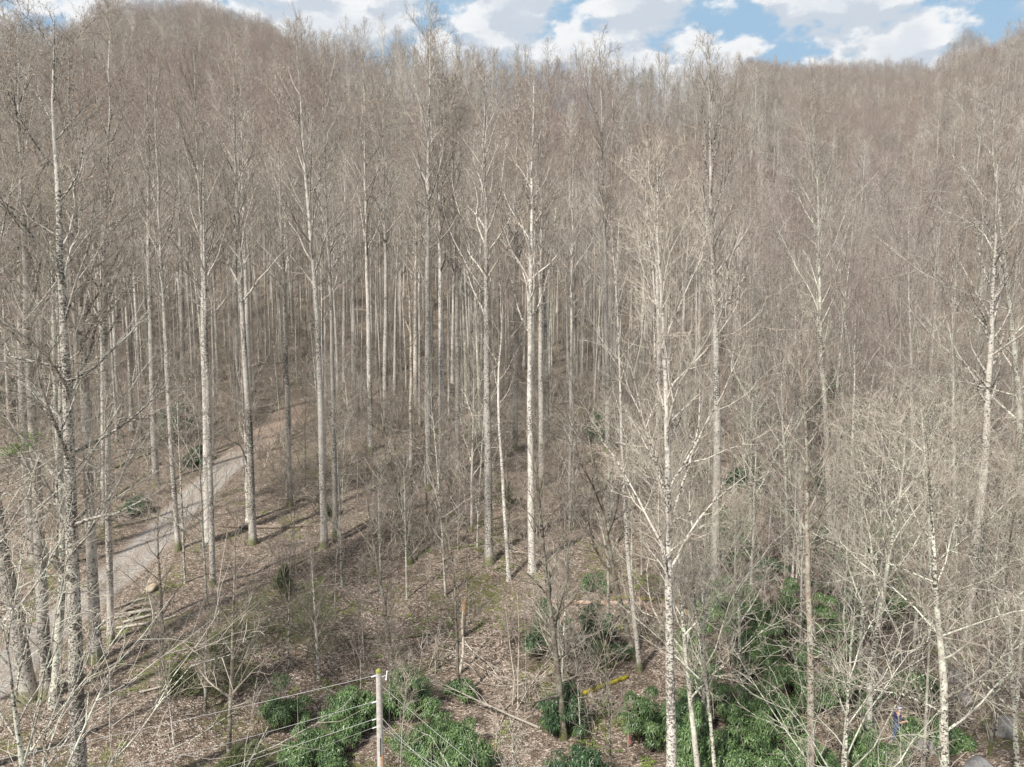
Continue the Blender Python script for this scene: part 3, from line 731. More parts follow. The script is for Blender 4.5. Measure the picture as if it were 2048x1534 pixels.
while rc_ < 46 and tries < 6000:
    tries += 1
    y = random.uniform(29, 62); u = random.uniform(0.28, 0.84) if random.random() < 0.68 else random.uniform(-0.32, 0.28); x = u*y
    if u < 0.28 and y < 40: continue
    if road_dist(x, y) < 2.6 or not free(x, y, 0.8): continue
    pr = random.choice(NEARR); kindw = ['slim upright lichen-marked', 'small forked lichen-marked', 'slim pale upright', 'dark slender'][NEARR.index(pr)]
    zone = 'on the leafy central slope' if u < 0.22 else 'in the thicket at the lower right'
    pending.append((place(pr, x, y, fit_top(15, x, y, random.uniform(0.6, 1.1)), kindw, 'tree', f'{kindw} trees {zone}'), kindw, 'tree'))
    occupied.append((x, y, 0.9)); rc_ += 1
# saplings and thin understorey stems
scnt = 0; tries = 0
socc = []
while scnt < 295 and tries < 6000:
    tries += 1
    y = random.uniform(27, 95) if random.random() < 0.6 else random.uniform(60, 120); u = random.uniform(-0.82, 0.82); x = u*y
    px, py = pix((x, y, float(hgt(x, y))))
    if px < 1050 and py > 1130 and random.random() < 0.4: continue
    if road_dist(x, y) < 2.3 or any((x-a)**2 + (y-b)**2 < 1.7 for a, b in socc): continue
    socc.append((x, y))
    zone = 'on the left slope around the road' if px < 600 else ('on the leafy central slope' if px < 1300 else 'in the thicket at the right')
    pr = random.choice(SAP); w_ = {'sapling': 'thin'}.get('x', ['slender', 'dark thin', 'short twiggy', 'lichen-pale thin', 'bushy'][SAP.index(pr)])
    pending.append((place(pr, x, y, random.uniform(0.7, 1.3), f'{w_} bare sapling {zone}', 'sapling', f'{w_} saplings {zone}'), w_, 'sapling')); scnt += 1

name_them()
# ---- far wood on the hillsides: one mass, scattered with geometry nodes -----------
def whole_tree(name, seed, Hh, r0, kind, lod, thick, skin, loc):
    r = np.random.default_rng(seed)
    tg, cg = tree_geo(seed, straight(Hh, r), r0, kind, lod, thick)
    g = Geo(); 
    for G_, d in ((tg, 0), (cg, 1)):
        for V_, F_, M_ in zip(G_.V, G_.F, G_.M):
            g.V.append(V_); g.F.append(F_ - (F_.min() if 0 else 0)); g.M.append(M_ + d)
    # rebuild indices
    Vs, Fs, Ms, n = [], [], [], 0
    for G_, d in ((tg, 0), (cg, 1)):
        Va = np.concatenate(G_.V); Vs.append(Va); Fs.append(np.concatenate(G_.F)+n); Ms.append(np.concatenate(G_.M)+d); n += len(Va)
    me = mesh_np(name, np.concatenate(Vs), np.concatenate(Fs), [M[skin[0]], M[skin[1]], M[skin[2]], M['pod']], np.concatenate(Ms))
    return obj(name, me, None, loc)
FARV = [('poplar', 26, 0.20, ('pale', 'pale_hi', 'twig')), ('poplar', 28, 0.24, ('white', 'pale_hi', 'twig_far')), ('maple', 21, 0.16, ('pale_hi', 'twig', 'twig')),
        ('lichen', 23, 0.18, ('lichen', 'pale_hi', 'twig_far')), ('maple', 22, 0.17, ('pale', 'twig_red', 'twig_red')), ('lichen', 20, 0.15, ('pale_hi', 'twig', 'twig_red')),
        ('thin', 27, 0.16, ('pale', 'pale_hi', 'twig')), ('thin', 24, 0.13, ('white', 'pale_hi', 'twig')), ('poplar', 29, 0.22, ('pale', 'pale_hi', 'twig')), ('thin', 20, 0.09, ('dark', 'twig', 'twig'))]
fsrc = []
for i, (kd, Hh, r0, sk) in enumerate(FARV):
    px_ = (120, 500, 700, 960, 1180, 1400, 250, 640, 1150, 1400)[i]; y = 168.0 if i < 6 else 118.0
    x = (px_-1024)/FPX*y
    o = whole_tree('bare_tree', 400+i, Hh, r0, kd, 2, 2.3 if i < 6 else 1.6, sk, (x, y, float(hgt(x, y)) - 0.2))
    tag(o, ('foot-of-the-hill bare tree, ' + ('leftmost', 'second from left', 'third from left', 'third from right', 'second from right', 'rightmost')[i] + ' along the far wood edge') if i < 6 else ('thin slope tree above the timber and the left road bank', 'thin whitish slope tree above the tall left-of-centre tree', 'slim slope tree uphill of the dark leaning tree', 'dark thin slope tree uphill of the large white tree')[i-6], 'tree', 'bare trees at the foot of the far wood')
    fsrc.append(o)

def scatter(name, pts, vi, sc, rot, sources, label, cat):
    me = bpy.data.meshes.new(name); me.vertices.add(len(pts)); me.vertices.foreach_set('co', np.asarray(pts, np.float32).ravel())
    a = me.attributes.new('vi', 'INT', 'POINT'); a.data.foreach_set('value', np.asarray(vi, np.int32))
    a = me.attributes.new('sc', 'FLOAT_VECTOR', 'POINT'); a.data.foreach_set('vector', np.asarray(sc, np.float32).ravel())
    a = me.attributes.new('rot', 'FLOAT_VECTOR', 'POINT'); a.data.foreach_set('vector', np.asarray(rot, np.float32).ravel())
    o = obj(name, me)
    g = bpy.data.node_groups.new(name, 'GeometryNodeTree')
    g.interface.new_socket('Geometry', in_out='INPUT', socket_type='NodeSocketGeometry')
    g.interface.new_socket('Geometry', in_out='OUTPUT', socket_type='NodeSocketGeometry')
    N = g.nodes; L = g.links
    gi = N.new('NodeGroupInput'); go = N.new('NodeGroupOutput')
    g2i = N.new('GeometryNodeGeometryToInstance')
    for s_ in reversed(sources):       # the multi-input socket stacks links newest first
        oi = N.new('GeometryNodeObjectInfo'); oi.transform_space = 'ORIGINAL'; oi.inputs[0].default_value = s_
        L.new(oi.outputs['Geometry'], g2i.inputs[0])
    iop = N.new('GeometryNodeInstanceOnPoints'); iop.inputs['Pick Instance'].default_value = True
    L.new(gi.outputs[0], iop.inputs['Points']); L.new(g2i.outputs[0], iop.inputs['Instance'])
    def at_(nm, t, sock, out_='Attribute'):
        n_ = N.new('GeometryNodeInputNamedAttribute'); n_.data_type = t; n_.inputs[0].default_value = nm
        L.new(n_.outputs[0], iop.inputs[sock])
    at_('vi', 'INT', 'Instance Index'); at_('sc', 'FLOAT_VECTOR', 'Scale'); at_('rot', 'FLOAT_VECTOR', 'Rotation')
    L.new(iop.outputs[0], go.inputs[0])
    md = o.modifiers.new('scatter', 'NODES'); md.node_group = g
    tag(o, label, cat, kind='stuff'); return o

fp = []
def jitter_grid(y0, y1, step, keep, ulim=0.92):
    y = y0
    while y < y1:
        x = -ulim*y
        while x < ulim*y:
            if rng.random() < keep: fp.append((x + rng.normal()*step*0.33, y + rng.normal()*step*0.33))
            x += step
        y += step
jitter_grid(150, 330, 5.0, 0.97)
jitter_grid(330, 560, 4.3, 0.97, 0.9)
jitter_grid(560, 740, 3.4, 0.97, 0.8)
fp = np.array(fp); fz = hgt(fp[:, 0], fp[:, 1])
# drop what the crest hides: points lying well below the skyline of their own bearing
keepm = np.ones(len(fp), bool)
for sI in (slice(0, len(fp)),):
    tt = np.linspace(0.25, 0.97, 30)[None]
    lx = fp[:, :1]*tt; ly_ = fp[:, 1:]*tt; lz = CAMZ + (fz[:, None]+30-CAMZ)*tt
    keepm = ~np.any(hgt(lx, ly_) - 4 > lz, axis=1)
far_m = keepm & ((fp[:, 1] > 165) | (rng.random(len(fp)) < (fp[:, 1]-148)/17)) & (rng.random(len(fp)) < 0.93)
fp = fp[far_m]; fz = fz[far_m]
n = len(fp); print('far wood trees', n)
redn = vnoise(fp[:, 0], fp[:, 1], 45, 8) + 0.25*rng.normal(size=n)*0.6
vi = np.where(redn > 0.22, rng.integers(4, 6, n), rng.integers(0, 4, n))
s0 = (0.78 + 0.42*rng.random(n))*np.clip(1.0 - (fp[:, 1]-260)/600, 0.62, 1)
vi = np.where((fp[:, 1] > 340) & (rng.random(n) < 0.8), rng.choice([2, 2, 2, 4, 5, 3], n), vi)
inf = []; tries = 0
while len(inf) < 1050 and tries < 14000:
    tries += 1
    y = 66 + (175-66)*math.sqrt(random.random()); x = random.uniform(-0.88, 0.6)*y
    if road_dist(x, y) < 2.8 or not free(x, y, 0.4): continue
    inf.append((x, y))
inf = np.array(inf); fp = np.concatenate([fp, inf]); fz = np.concatenate([fz, hgt(inf[:, 0], inf[:, 1])])
vi = np.concatenate([vi, rng.choice([6, 7, 8, 6, 9], len(inf))])
si = np.array([fit_top(28, x, y, random.uniform(0.75, 1.1)) for x, y in inf]); s0 = np.concatenate([s0*rng.uniform(0.85, 1.15, n), si]); n = len(fp)
scatter('far_wood', np.stack([fp[:, 0], fp[:, 1], fz-0.3], -1), vi, np.stack([s0*1.05, s0*1.05, s0], -1), np.stack([0*s0, 0*s0, rng.random(n)*6.28], -1), fsrc,
        'dense bare wood covering the far hillsides and the ridge', 'wood')

# ---- understorey brush: uncountable fine twiggy stems on the slopes ---------------
def brush(name, seed, Hh, nst, mats, tn=1.0):
    r = np.random.default_rng(seed); g = Geo()
    st = np.zeros((nst, 3)); st[:, :2] = r.normal(size=(nst, 2))*0.25
    d = np.stack([r.normal(size=nst)*0.38, r.normal(size=nst)*0.38, np.ones(nst)], -1)
    P1, R1 = grow(r, st, d, Hh*(0.6+0.6*r.random(nst)), np.full(nst, 0.024*tn), np.full(nst, 0.008*tn), 5, 0.12, 0.03)
    g.add(*tubes(P1, R1, 3), 0)
    s2, d2, p2, t2, _ = kids(r, P1, R1, 6, 0.3, 1, R(25), R(60))
    P2, R2 = grow(r, s2, d2, Hh*0.28*(0.5+0.8*r.random(len(s2))), np.full(len(s2), 0.012*tn), np.full(len(s2), 0.005*tn), 3, 0.2, 0.05)
    g.add(*tubes(P2, R2, 3), 1)
    s3, d3, p3, t3, _ = kids(r, P2, R2, 3, 0.2, 1, R(25), R(60))
    P3, R3 = grow(r, s3, d3, Hh*0.12*(0.5+0.8*r.random(len(s3))), np.full(len(s3), 0.008*tn), np.full(len(s3), 0.003*tn), 2, 0.2, 0.05)
    g.add(*tubes(P3, R3, 3), 1)
    return g.mesh(name, mats)
bsrc = []
for i, (Hh, ns, mt, px_, py_, lb) in enumerate([(3.0, 5, ('twig', 'twig'), 560, 1130, 'twiggy bare bush beside the long dark log'), (4.5, 4, ('twig_pale', 'twig'), 1160, 1010, 'pale twiggy bare bush up the central slope'),
                                 (3.5, 6, ('twig_red', 'twig_red'), 1550, 1110, 'reddish bare bush behind the rhododendron bank'), (2.2, 6, ('twig_pale', 'twig_pale'), 1180, 1440, 'low pale bare bush near the yellow mossy log')]):
    p = ground(px_, py_)
    o = obj('bare_bush', brush('bare_bush', 500+i, Hh, ns, [M[mt[0]], M[mt[1]]], 1.6), None, tuple(p)); tag(o, lb, 'bush'); bsrc.append(o)
bp_ = []
for _ in range(9000):
    y = 30 + 150*random.random()**0.8; x = random.uniform(-0.85, 0.85)*y
    if road_dist(x, y) < 2.3: continue
    px, py = pix((x, y, float(hgt(x, y))))
    dens = 0.19 + 0.20*max(0, min(1, (px-1250)/300)) + 0.30*float(vnoise(x, y, 9, 6)) + 0.22*(y > 75)
    if py > 1100 and px < 1480: dens -= 0.20
    if random.random() < dens: bp_.append((x, y))
bp_ = np.array(bp_); n = len(bp_); print('brush', n)
s0 = 0.5 + 0.8*rng.random(n)
vi = np.where(bp_[:, 0]/bp_[:, 1] > 0.3, rng.integers(0, 4, n), rng.choice([0, 1, 3, 0], n))
scatter('undergrowth', np.stack([bp_[:, 0], bp_[:, 1], hgt(bp_[:, 0], bp_[:, 1])-0.05], -1), vi, np.stack([s0, s0, s0], -1), np.stack([0*s0, 0*s0, rng.random(n)*6.28], -1), bsrc,
        'bare twiggy undergrowth between the trees', 'undergrowth')

# ------------------------------------------------------------------ evergreen shrubs
def whorls(r, C, Nn_, nl, ll, lw, droop):
    """rosettes of long leaves: centres C, axes Nn_"""
    n = len(C); U = unit(np.cross(Nn_, unit(r.normal(size=(n, 3))))); W = np.cross(Nn_, U)
    a = (np.arange(nl)*2*PI/nl)[None] + r.random((n, 1))*6.28 + r.normal(size=(n, nl))*0.2
    d = np.cos(a)[..., None]*U[:, None] + np.sin(a)[..., None]*W[:, None]
    s = np.cross(Nn_[:, None], d); L_ = ll*(0.7+0.6*r.random((n, nl, 1)))
    up = Nn_[:, None]*np.ones((1, nl, 1)); dn = np.array([0, 0, -1.0])
    m_ = C[:, None] + d*L_*0.5 + up*L_*0.18; e = C[:, None] + d*L_ + dn*L_*droop + up*L_*0.1
    v = np.stack([C[:, None] + d*L_*0.06, m_ - s*lw*0.5, e, m_ + s*lw*0.5], 2).reshape(-1, 3)
    return v, np.arange(len(v)).reshape(-1, 4)
def shrub_mesh(r, wd, ht, leafm, leaf=0.20, dens=1.0):
    """many small heads of leaf rosettes on crooked stems, with gaps between them"""
    g = Geo(); nb = max(8, int(8 + wd*wd*2.4))
    C, Nn_, H_ = [], [], []
    for i in range(nb):
        a = r.random()*6.28; q = math.sqrt(r.random())
        lob = 0.72 + 0.45*math.sin(a*2.0 + wd*9) * math.cos(a*3.0 + wd*5)
        top = ht*(0.95-0.62*q**1.7)*(0.55+0.6*r.random())
        c = np.array([math.cos(a)*wd*0.52*q*lob, math.sin(a)*wd*0.52*q*lob, max(0.2, top*(0.35+0.65*r.random()**0.5))])
        rr = (0.20+0.24*r.random())*np.array([1, 1, 0.72]); H_.append(c)
        n = int(dens*(17+14*r.random()))
        d = unit(r.normal(size=(n, 3))); d[:, 2] = np.abs(d[:, 2]) - 0.2; d = unit(d)
        C.append(c + d*rr*(0.55+0.75*r.random((n, 1)))); Nn_.append(unit(d*0.75 + np.array([0, 0, 0.55]) + 0.2*r.normal(size=(n, 3))))
    C = np.concatenate(C); Nn_ = np.concatenate(Nn_)
    q = C[:, 2] > 0.05; C, Nn_ = C[q], Nn_[q]
    g.add(*whorls(r, C, Nn_, 7, leaf, leaf*0.19, 0.42), 0)
    H_ = np.array(H_); k_ = len(H_)
    base = np.zeros((k_, 3)); base[:, :2] = H_[:, :2]*0.25 + r.normal(size=(k_, 2))*wd*0.05; base[:, 2] = -0.1
    t = np.linspace(0, 1, 5)[None, :, None]
    P = base[:, None]*(1-t) + H_[:, None]*t; P[:, 1:4, 2] -= 0.10*ht*np.sin(PI*t[0, 1:4, 0]); P[:, 1:4, :2] += r.normal(size=(k_, 3, 2))*0.05*wd
    st = Geo(); st.add(*tubes(P, np.linspace(0.032, 0.012, 5)[None].repeat(k_, 0), 4), 0)
    return g, st
def shrub(px, py, wpx, hpx, label, kind='rhodo', group=None, name='rhododendron', cat='shrub'):
    p = ground(px, py); dep = p[1]*cP - (p[2]-CAMZ)*sP
    wd = wpx/FPX*dep; ht = min(hpx/FPX*dep*1.0, wd*1.1)
    r = np.random.default_rng(int(px*7+py))
    p = p + np.array([0, wd*0.3, 0]); p[2] = float(hgt(p[0], p[1]))
    if kind == 'hemlock':
        g, st = hemlock_mesh(r, wd, ht)
    else:
        g, st = shrub_mesh(r, wd*1.12, ht*1.15, M[kind], 0.28 if dep < 60 else 0.38)
    root = empty(name, tuple(p)); tag(root, label, cat, group)
    obj('foliage', g.mesh('foliage', [M[kind]], smooth=False), root); obj('stems', st.mesh('stems', [M['dark']]), root)
    return root
def hemlock_mesh(r, wd, ht):
    st = Geo(); g = Geo(); nst = 3
    base = r.normal(size=(nst, 3))*np.array([wd*0.16, wd*0.12, 0]); 
    P0, R0 = grow(r, base, np.tile([0.05, 0, 1.0], (nst, 1)) + r.normal(size=(nst, 3))*0.15, ht*(0.75+0.3*r.random(nst)), np.full(nst, 0.035), np.full(nst, 0.008), 8, 0.06, 0.05)
    st.add(*tubes(P0, R0, 5), 0)
    s1, d1, p1, t1, _ = kids(r, P0, R0, 26, 0.1, 1, R(65), R(95))
    P1, R1 = grow(r, s1, d1, wd*0.40*(1.08-t1)*(0.6+0.6*r.random(len(s1))), np.full(len(s1), 0.014), np.full(len(s1), 0.005), 5, 0.12, -0.03)
    st.add(*tubes(P1, R1, 3), 0)
    s2, d2, p2, t2, _ = kids(r, P1, R1, 12, 0.15, 1, R(35), R(75)); d2[:, 2] *= 0.35
    P2, R2 = grow(r, s2, d2, wd*0.11*(0.5+0.8*r.random(len(s2))), np.full(len(s2), 0.006), np.full(len(s2), 0.003), 3, 0.1, -0.04)
    st.add(*tubes(P2, R2, 3), 0)
    s3, d3, p3, t3, _ = kids(r, P2, R2, 9, 0.1, 1, R(40), R(80)); d3[:, 2] *= 0.4; d3 = unit(d3)
    L_ = 0.11*(0.6+0.8*r.random((len(s3), 1))); sd = unit(np.cross(d3, np.array([0, 0, 1.0])) + 0.3*r.normal(size=s3.shape))*0.016
    v = np.stack([s3-sd, s3+d3*L_*0.6-sd*1.2, s3+d3*L_, s3+d3*L_*0.6+sd*1.2], 1).reshape(-1, 3)
    g.add(v, np.arange(len(v)).reshape(-1, 4), 0)
    return g, st
RG = 'evergreen shrubs with long glossy leaves'
for q in [
 (690, 1505, 140, 100, 'light green rhododendron left of the utility pole'), (795, 1440, 120, 90, 'rhododendron directly behind the top of the utility pole'),
 (875, 1565, 160, 100, 'broad rhododendron at the bottom edge right of the utility pole'), (610, 1575, 140, 90, 'rhododendron at the bottom edge below the overhead wires'),
 (552, 1470, 80, 90, 'narrow bluish-green rhododendron crossed by the overhead wires'), (940, 1590, 120, 90, 'low rhododendron at the bottom edge left of the fan of bare shoots'),
 (922, 1400, 44, 66, 'small rhododendron at the foot of the splintered stump'), (1092, 1325, 110, 95, 'dark rhododendron in the lower centre, left of the dark crooked small tree'),
 (1195, 1330, 105, 105, 'dark rhododendron in the lower centre, below the peeled fallen log'), (1138, 1480, 100, 90, 'blue-dark rhododendron around the foot of the dark crooked small tree'),
 (1165, 1590, 120, 80, 'low dark rhododendron at the bottom edge in the centre'), (1300, 1500, 120, 105, 'round bright rhododendron left of the large white tree'),
 (1190, 1192, 50, 38, 'small rhododendron just above the peeled fallen log'),
 (1408, 1570, 130, 130, 'rhododendron right of the large white tree at the bottom edge'), (1395, 1340, 70, 110, 'narrow rhododendron close right of the large white tree'),
 (1445, 1290, 110, 110, 'rhododendron below the violet-grey lower trunk'), (1478, 1150, 110, 110, 'sunlit rhododendron right of the violet-grey lower trunk'),
 (1545, 1185, 80, 80, 'shaded rhododendron behind the small pale tree'), (1530, 1380, 120, 100, 'rhododendron left of the brownish straight tree'),
 (1560, 1500, 150, 110, 'large rhododendron at lower right, left of the brownish trunk foot'), (1480, 1610, 150, 120, 'rhododendron cut by the bottom edge among lichen-covered stems'),
 (1665, 1330, 110, 110, 'bright rhododendron between the brownish tree and the white leaning tree'), (1695, 1200, 110, 90, 'dark rhododendron up the slope behind the white leaning tree'),
 (1650, 1150, 90, 80, 'small dark rhododendron above the brownish straight tree'), (1795, 1110, 110, 55, 'low rhododendron under the broken tan trunk'),
 (1800, 1250, 100, 70, 'low rhododendron right of the white leaning tree'), (1690, 1440, 120, 90, 'rhododendron left of the foot of the white leaning tree'),
 (1760, 1560, 140, 70, 'low green rhododendron in front of the person'), (1850, 1420, 90, 60, 'small rhododendron behind the wide-limbed near tree'),
 (1640, 1600, 130, 100, 'rhododendron at the bottom edge beside the brownish trunk'),
 (1420, 1450, 110, 120, 'tall rhododendron between the two leaning lichen-covered stems'), (1500, 1300, 100, 110, 'deep green rhododendron above the lower left-leaning stems'), (1590, 1290, 90, 110, 'rhododendron hidden behind the brownish straight trunk'),
 (1610, 1430, 110, 100, 'rhododendron directly left of the slim stem by the white leaning tree'), (1380, 1500, 90, 120, 'dark rhododendron hugging the large white tree on its right'), (1530, 1590, 120, 120, 'deep green rhododendron at the bottom edge, middle of the right thicket'),
 (1440, 1080, 70, 60, 'small rhododendron left of the sunlit one, behind the violet trunk'), (1600, 1100, 80, 70, 'small dark rhododendron above the sunlit one'), (1760, 1180, 90, 70, 'dark rhododendron behind the top of the white leaning tree'),
 (1720, 1280, 100, 90, 'dark rhododendron at the fork of the white leaning tree'), (1900, 1500, 80, 50, 'low rhododendron among the grey boulders'), (1830, 1490, 70, 34, 'low green clump right of the person'),
]:
    kd = 'rhodo_dark' if ('dark' in q[4] or 'shaded' in q[4]) else 'rhodo'  # the shaded shrub has its shade put into a darker leaf colour
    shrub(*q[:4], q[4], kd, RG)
for q in [(1695, 905, 150, 150, 'large dark evergreen thicket behind pale stems at the right'), (1790, 915, 140, 110, 'dark evergreen thicket right of the largest one'), (1885, 905, 90, 95, 'dark evergreen clump behind the many-stemmed lichen tree'),
          (1540, 870, 60, 60, 'small dark evergreen clump up the right slope'), (1510, 985, 80, 50, 'low dark evergreen above the sunlit rhododendron'), (345, 885, 75, 80, 'dark evergreen clump on the bank above the road'),
          (15, 850, 90, 120, 'dark evergreen clump at the left edge'), (385, 935, 60, 30, 'low dark evergreen on the far road verge'), (1190, 890, 50, 60, 'dark evergreen clump up the slope right of centre'), (1960, 1250, 90, 60, 'dark low evergreen beside the thick violet-grey trunk'),
          (1655, 1010, 90, 70, 'dark evergreen clump below the large evergreen thicket'), (270, 1030, 60, 34, 'small evergreen on the dark bank left of the road')]:
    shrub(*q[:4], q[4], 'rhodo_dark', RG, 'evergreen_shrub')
for q in [(530, 1345, 235, 135, 'feathery green hemlock left of centre above the overhead wires'), (425, 1415, 180, 140, 'dark feathery hemlock left of the larger one'), (550, 1195, 60, 56, 'small round hemlock sapling on the leafy slope'),
          (350, 1400, 80, 60, 'low hemlock near the foot of the thin brown stem'), (1008, 1020, 50, 90, 'young hemlock behind the stout central tree'), (1200, 1345, 60, 50, 'small hemlock above the yellow mossy log'),
          (450, 1590, 130, 80, 'low hemlock at the bottom edge left of the wires'), (655, 1035, 26, 40, 'tiny hemlock by the tall left-of-centre tree')]:
    shrub(*q[:4], q[4], 'hemlock', 'young hemlocks', 'young_hemlock', 'conifer')

def leaf_patch(name, centers, spread, n, size, matk, seed, up=0.08):
    r = np.random.default_rng(seed); C = np.repeat(np.array(centers), n, 0) + r.normal(size=(len(centers)*n, 3))*np.array(spread)
    if up is not None: C[:, 2] = hgt(C[:, 0], C[:, 1]) + up*(0.3 + r.random(len(C)))
    Nn_ = unit(r.normal(size=C.shape)*0.35 + np.array([0, 0, 1.0]))
    v, f = whorls(r, C, Nn_, 4, size, size*0.5, 0.1)
    return mesh_np(name, v, f, [M[matk]], smooth=False)
gp = [(1165, 1190), (1290, 1170), (1270, 1158), (625, 1180), (640, 1215), (890, 1268), (900, 1250), (1062, 1405), (1070, 1380), (1240, 1255), (1300, 1165), (390, 1320), (690, 1225), (960, 1095), (1165, 1440), (1230, 1430), (1200, 1430),
      (1000, 1460), (850, 1110), (760, 1150), (1080, 1160), (1440, 990), (1480, 960), (1420, 940), (940, 870), (800, 900), (230, 1020), (160, 1180), (300, 1250), (350, 1300), (1900, 1200), (1850, 1480), (1230, 1520), (1280, 1530), (980, 1250), (1030, 1250), (560, 1290), (430, 860), (60, 1230), (1010, 1130)]
cs = []
for q in gp:
    p = ground(*q)
    for _ in range(3): cs.append(p + np.array([random.gauss(0, .5), random.gauss(0, .5), 0]))
for _ in range(260):
    y = random.uniform(30, 90); x = random.uniform(-0.8, 0.8)*y
    if road_dist(x, y) > 2.5: cs.append(np.array([x, y, 0.0]))
tag(obj('ground_plants', leaf_patch('ground_plants', cs, (0.25, 0.25, 0), 12, 0.12, 'fern', 61)), 'low yellow-green plants scattered over the leaf litter', 'ground plants', kind='stuff')
a = at(48, 888, 26.5); b2 = at(20, 905, 26.5)
o = obj('leafy_sprig', leaf_patch('leafy_sprig', [a, a+(b2-a)*0.5, b2, a+np.array([.2, .1, .3])], (0.28, 0.22, 0.10), 34, 0.09, 'fresh', 62, None)); tag(o, 'bright green leafy sprig on a bough at the left edge', 'foliage')

# ------------------------------------------------------------------ dead wood, stones
def log_mesh(p0, p1, r0, r1, mat, seed, bend=0.03, endm='wood_fresh'):
    r = np.random.default_rng(seed); K = 12; t = np.linspace(0, 1, K)[:, None]
    P = p0*(1-t) + p1*t; L_ = np.linalg.norm(p1-p0)
    gz = hgt(P[:, 0], P[:, 1]) + np.linspace(r0, r1, K)*0.75
    P[:, 2] = np.maximum(P[:, 2]*0.5 + gz*0.5, gz)
    P[1:-1, :2] += np.cumsum(r.normal(size=(K-2, 2)), 0)*bend*0.25*L_/K
    Rr = np.linspace(r0, r1, K)*(1+0.035*r.normal(size=K))
    g = Geo(); V_, F_ = tubes(P[None], Rr[None], 10); g.add(V_, F_, 0)
    for e, off_ in ((0, 0), (K-1, (K-1)*10)):
        ring = V_[off_:off_+10]; c = ring.mean(0); n = len(ring)
        vv = np.concatenate([ring, [c]]); f = [[i, (i+1) % n, n, n] for i in range(n)]
        q = [[i, (i+1) % n, (i+2) % n, n] for i in range(0, n, 2)]
        g.add(vv, np.array(q), 1)
    return g.mesh('log', [M[mat], M[endm]])
def log(a, b, wpx, mat, label, group='fallen logs', taper=0.75, lift=0.0, bend=0.03, name='fallen_log', endm='wood_fresh'):
    p0, p1 = ground(*a), ground(*b); dep = 0.5*(p0[1]+p1[1]); rr = 0.5*wpx*dep*1.04/FPX
    p0[2] += lift; p1[2] += lift
    me = log_mesh(p0, p1, rr, rr*taper, mat, int(a[0]+b[1]), bend, endm)
    c = (p0+p1)/2; o = obj(name, me)
    # origin at the log itself
    import mathutils
    me.transform(mathutils.Matrix.Translation(-Vector(c))); o.location = tuple(c)
    return tag(o, label, 'log', group)
log((1100, 1206), (1395, 1226), 10, 'log_bare', 'long peeled orange-tan log lying across the slope right of centre', endm='log_bare')
log((1225, 1203), (1335, 1202), 8, 'moss', 'mossy log just above the long peeled log')
log((1268, 1196), (1318, 1244), 8, 'log_bare', 'short splintered piece leaning over the long peeled log', lift=0.25, endm='log_bare')
log((1292, 1232), (1345, 1226), 6, 'log_bare', 'thin splintered piece beside the long peeled log', lift=0.1, endm='log_bare')
log((1142, 1400), (1256, 1358), 11, 'moss', 'bright yellow mossy log lying near the bottom centre')
log((905, 1101), (958, 1093), 6, 'dark', 'short dark log left of the stout central tree', endm='dark')
log((440, 1056), (622, 1055), 7, 'log', 'long dark brown log lying left of the tall mossy-footed tree')
log((562, 1146), (642, 1102), 5, 'log', 'thin dark log sloping up towards the tall mossy-footed tree')
log((190, 955), (308, 905), 6, 'dark', 'dark log on the bank above the road at left', endm='dark')
log((220, 1000), (325, 925), 4, 'dark', 'thin dark log on the bank just below the other', endm='dark')
log((300, 690), (352, 712), 5, 'log_grey', 'grey log on the hillside at left among the trunks')
log((130, 1130), (185, 1118), 4, 'dark', 'small dark log at the left bank', endm='dark')
log((1745, 1030), (1745, 1075), 16, 'log_bare', 'broken tan trunk piece above the low rhododendron', endm='wood_fresh')
log((1390, 1238), (1348, 1215), 9, 'wood_fresh', 'pinkish splintered end piece right of the large white tree')
log((1630, 1360), (1700, 1402), 5, 'log_grey', 'grey log leaning among rhododendrons at lower right', lift=0.4)
log((870, 1130), (905, 1118), 4, 'log', 'small brown log in the centre below the stout tree')
log((1130, 1010), (1210, 1016), 5, 'log_grey', 'weathered grey log up the central slope')
log((1480, 1015), (1560, 1030), 8, 'dark', 'dark rotten log on the right slope above the sunlit rhododendron', endm='dark')
log((690, 1400), (640, 1372), 4, 'log_grey', 'thin grey log left of the pole top')
TG = 'cut timber pile beside the road'
log((232, 1240), (304, 1226), 7, 'log_grey', 'grey squared-looking timber on top of the timber pile', TG, 0.95, 0.28, 0.0, 'timber')
log((252, 1224), (308, 1212), 10, 'log', 'thickest dark log at the back of the timber pile', TG, 0.95, 0.05, 0.0, 'timber')
log((246, 1252), (314, 1232), 6, 'log_grey', 'middle pole of the timber pile', TG, 0.9, 0.12, 0.01, 'timber')
log((232, 1262), (352, 1236), 6, 'log_grey', 'longest pale pole at the front of the timber pile', TG, 0.7, 0.02, 0.02, 'timber')
log((206, 1246), (262, 1236), 6, 'log_grey', 'short timber at the left end of the pile', TG, 0.95, 0.12, 0.0, 'timber')
log((200, 1262), (250, 1254), 6, 'dark', 'short dark timber lowest at the left end of the pile', TG, 0.95, 0.02, 0.0, 'timber')
log((215, 1228), (292, 1200), 5, 'log_grey', 'loose pole behind the timber pile', TG, 0.8, 0.2, 0.02, 'timber')

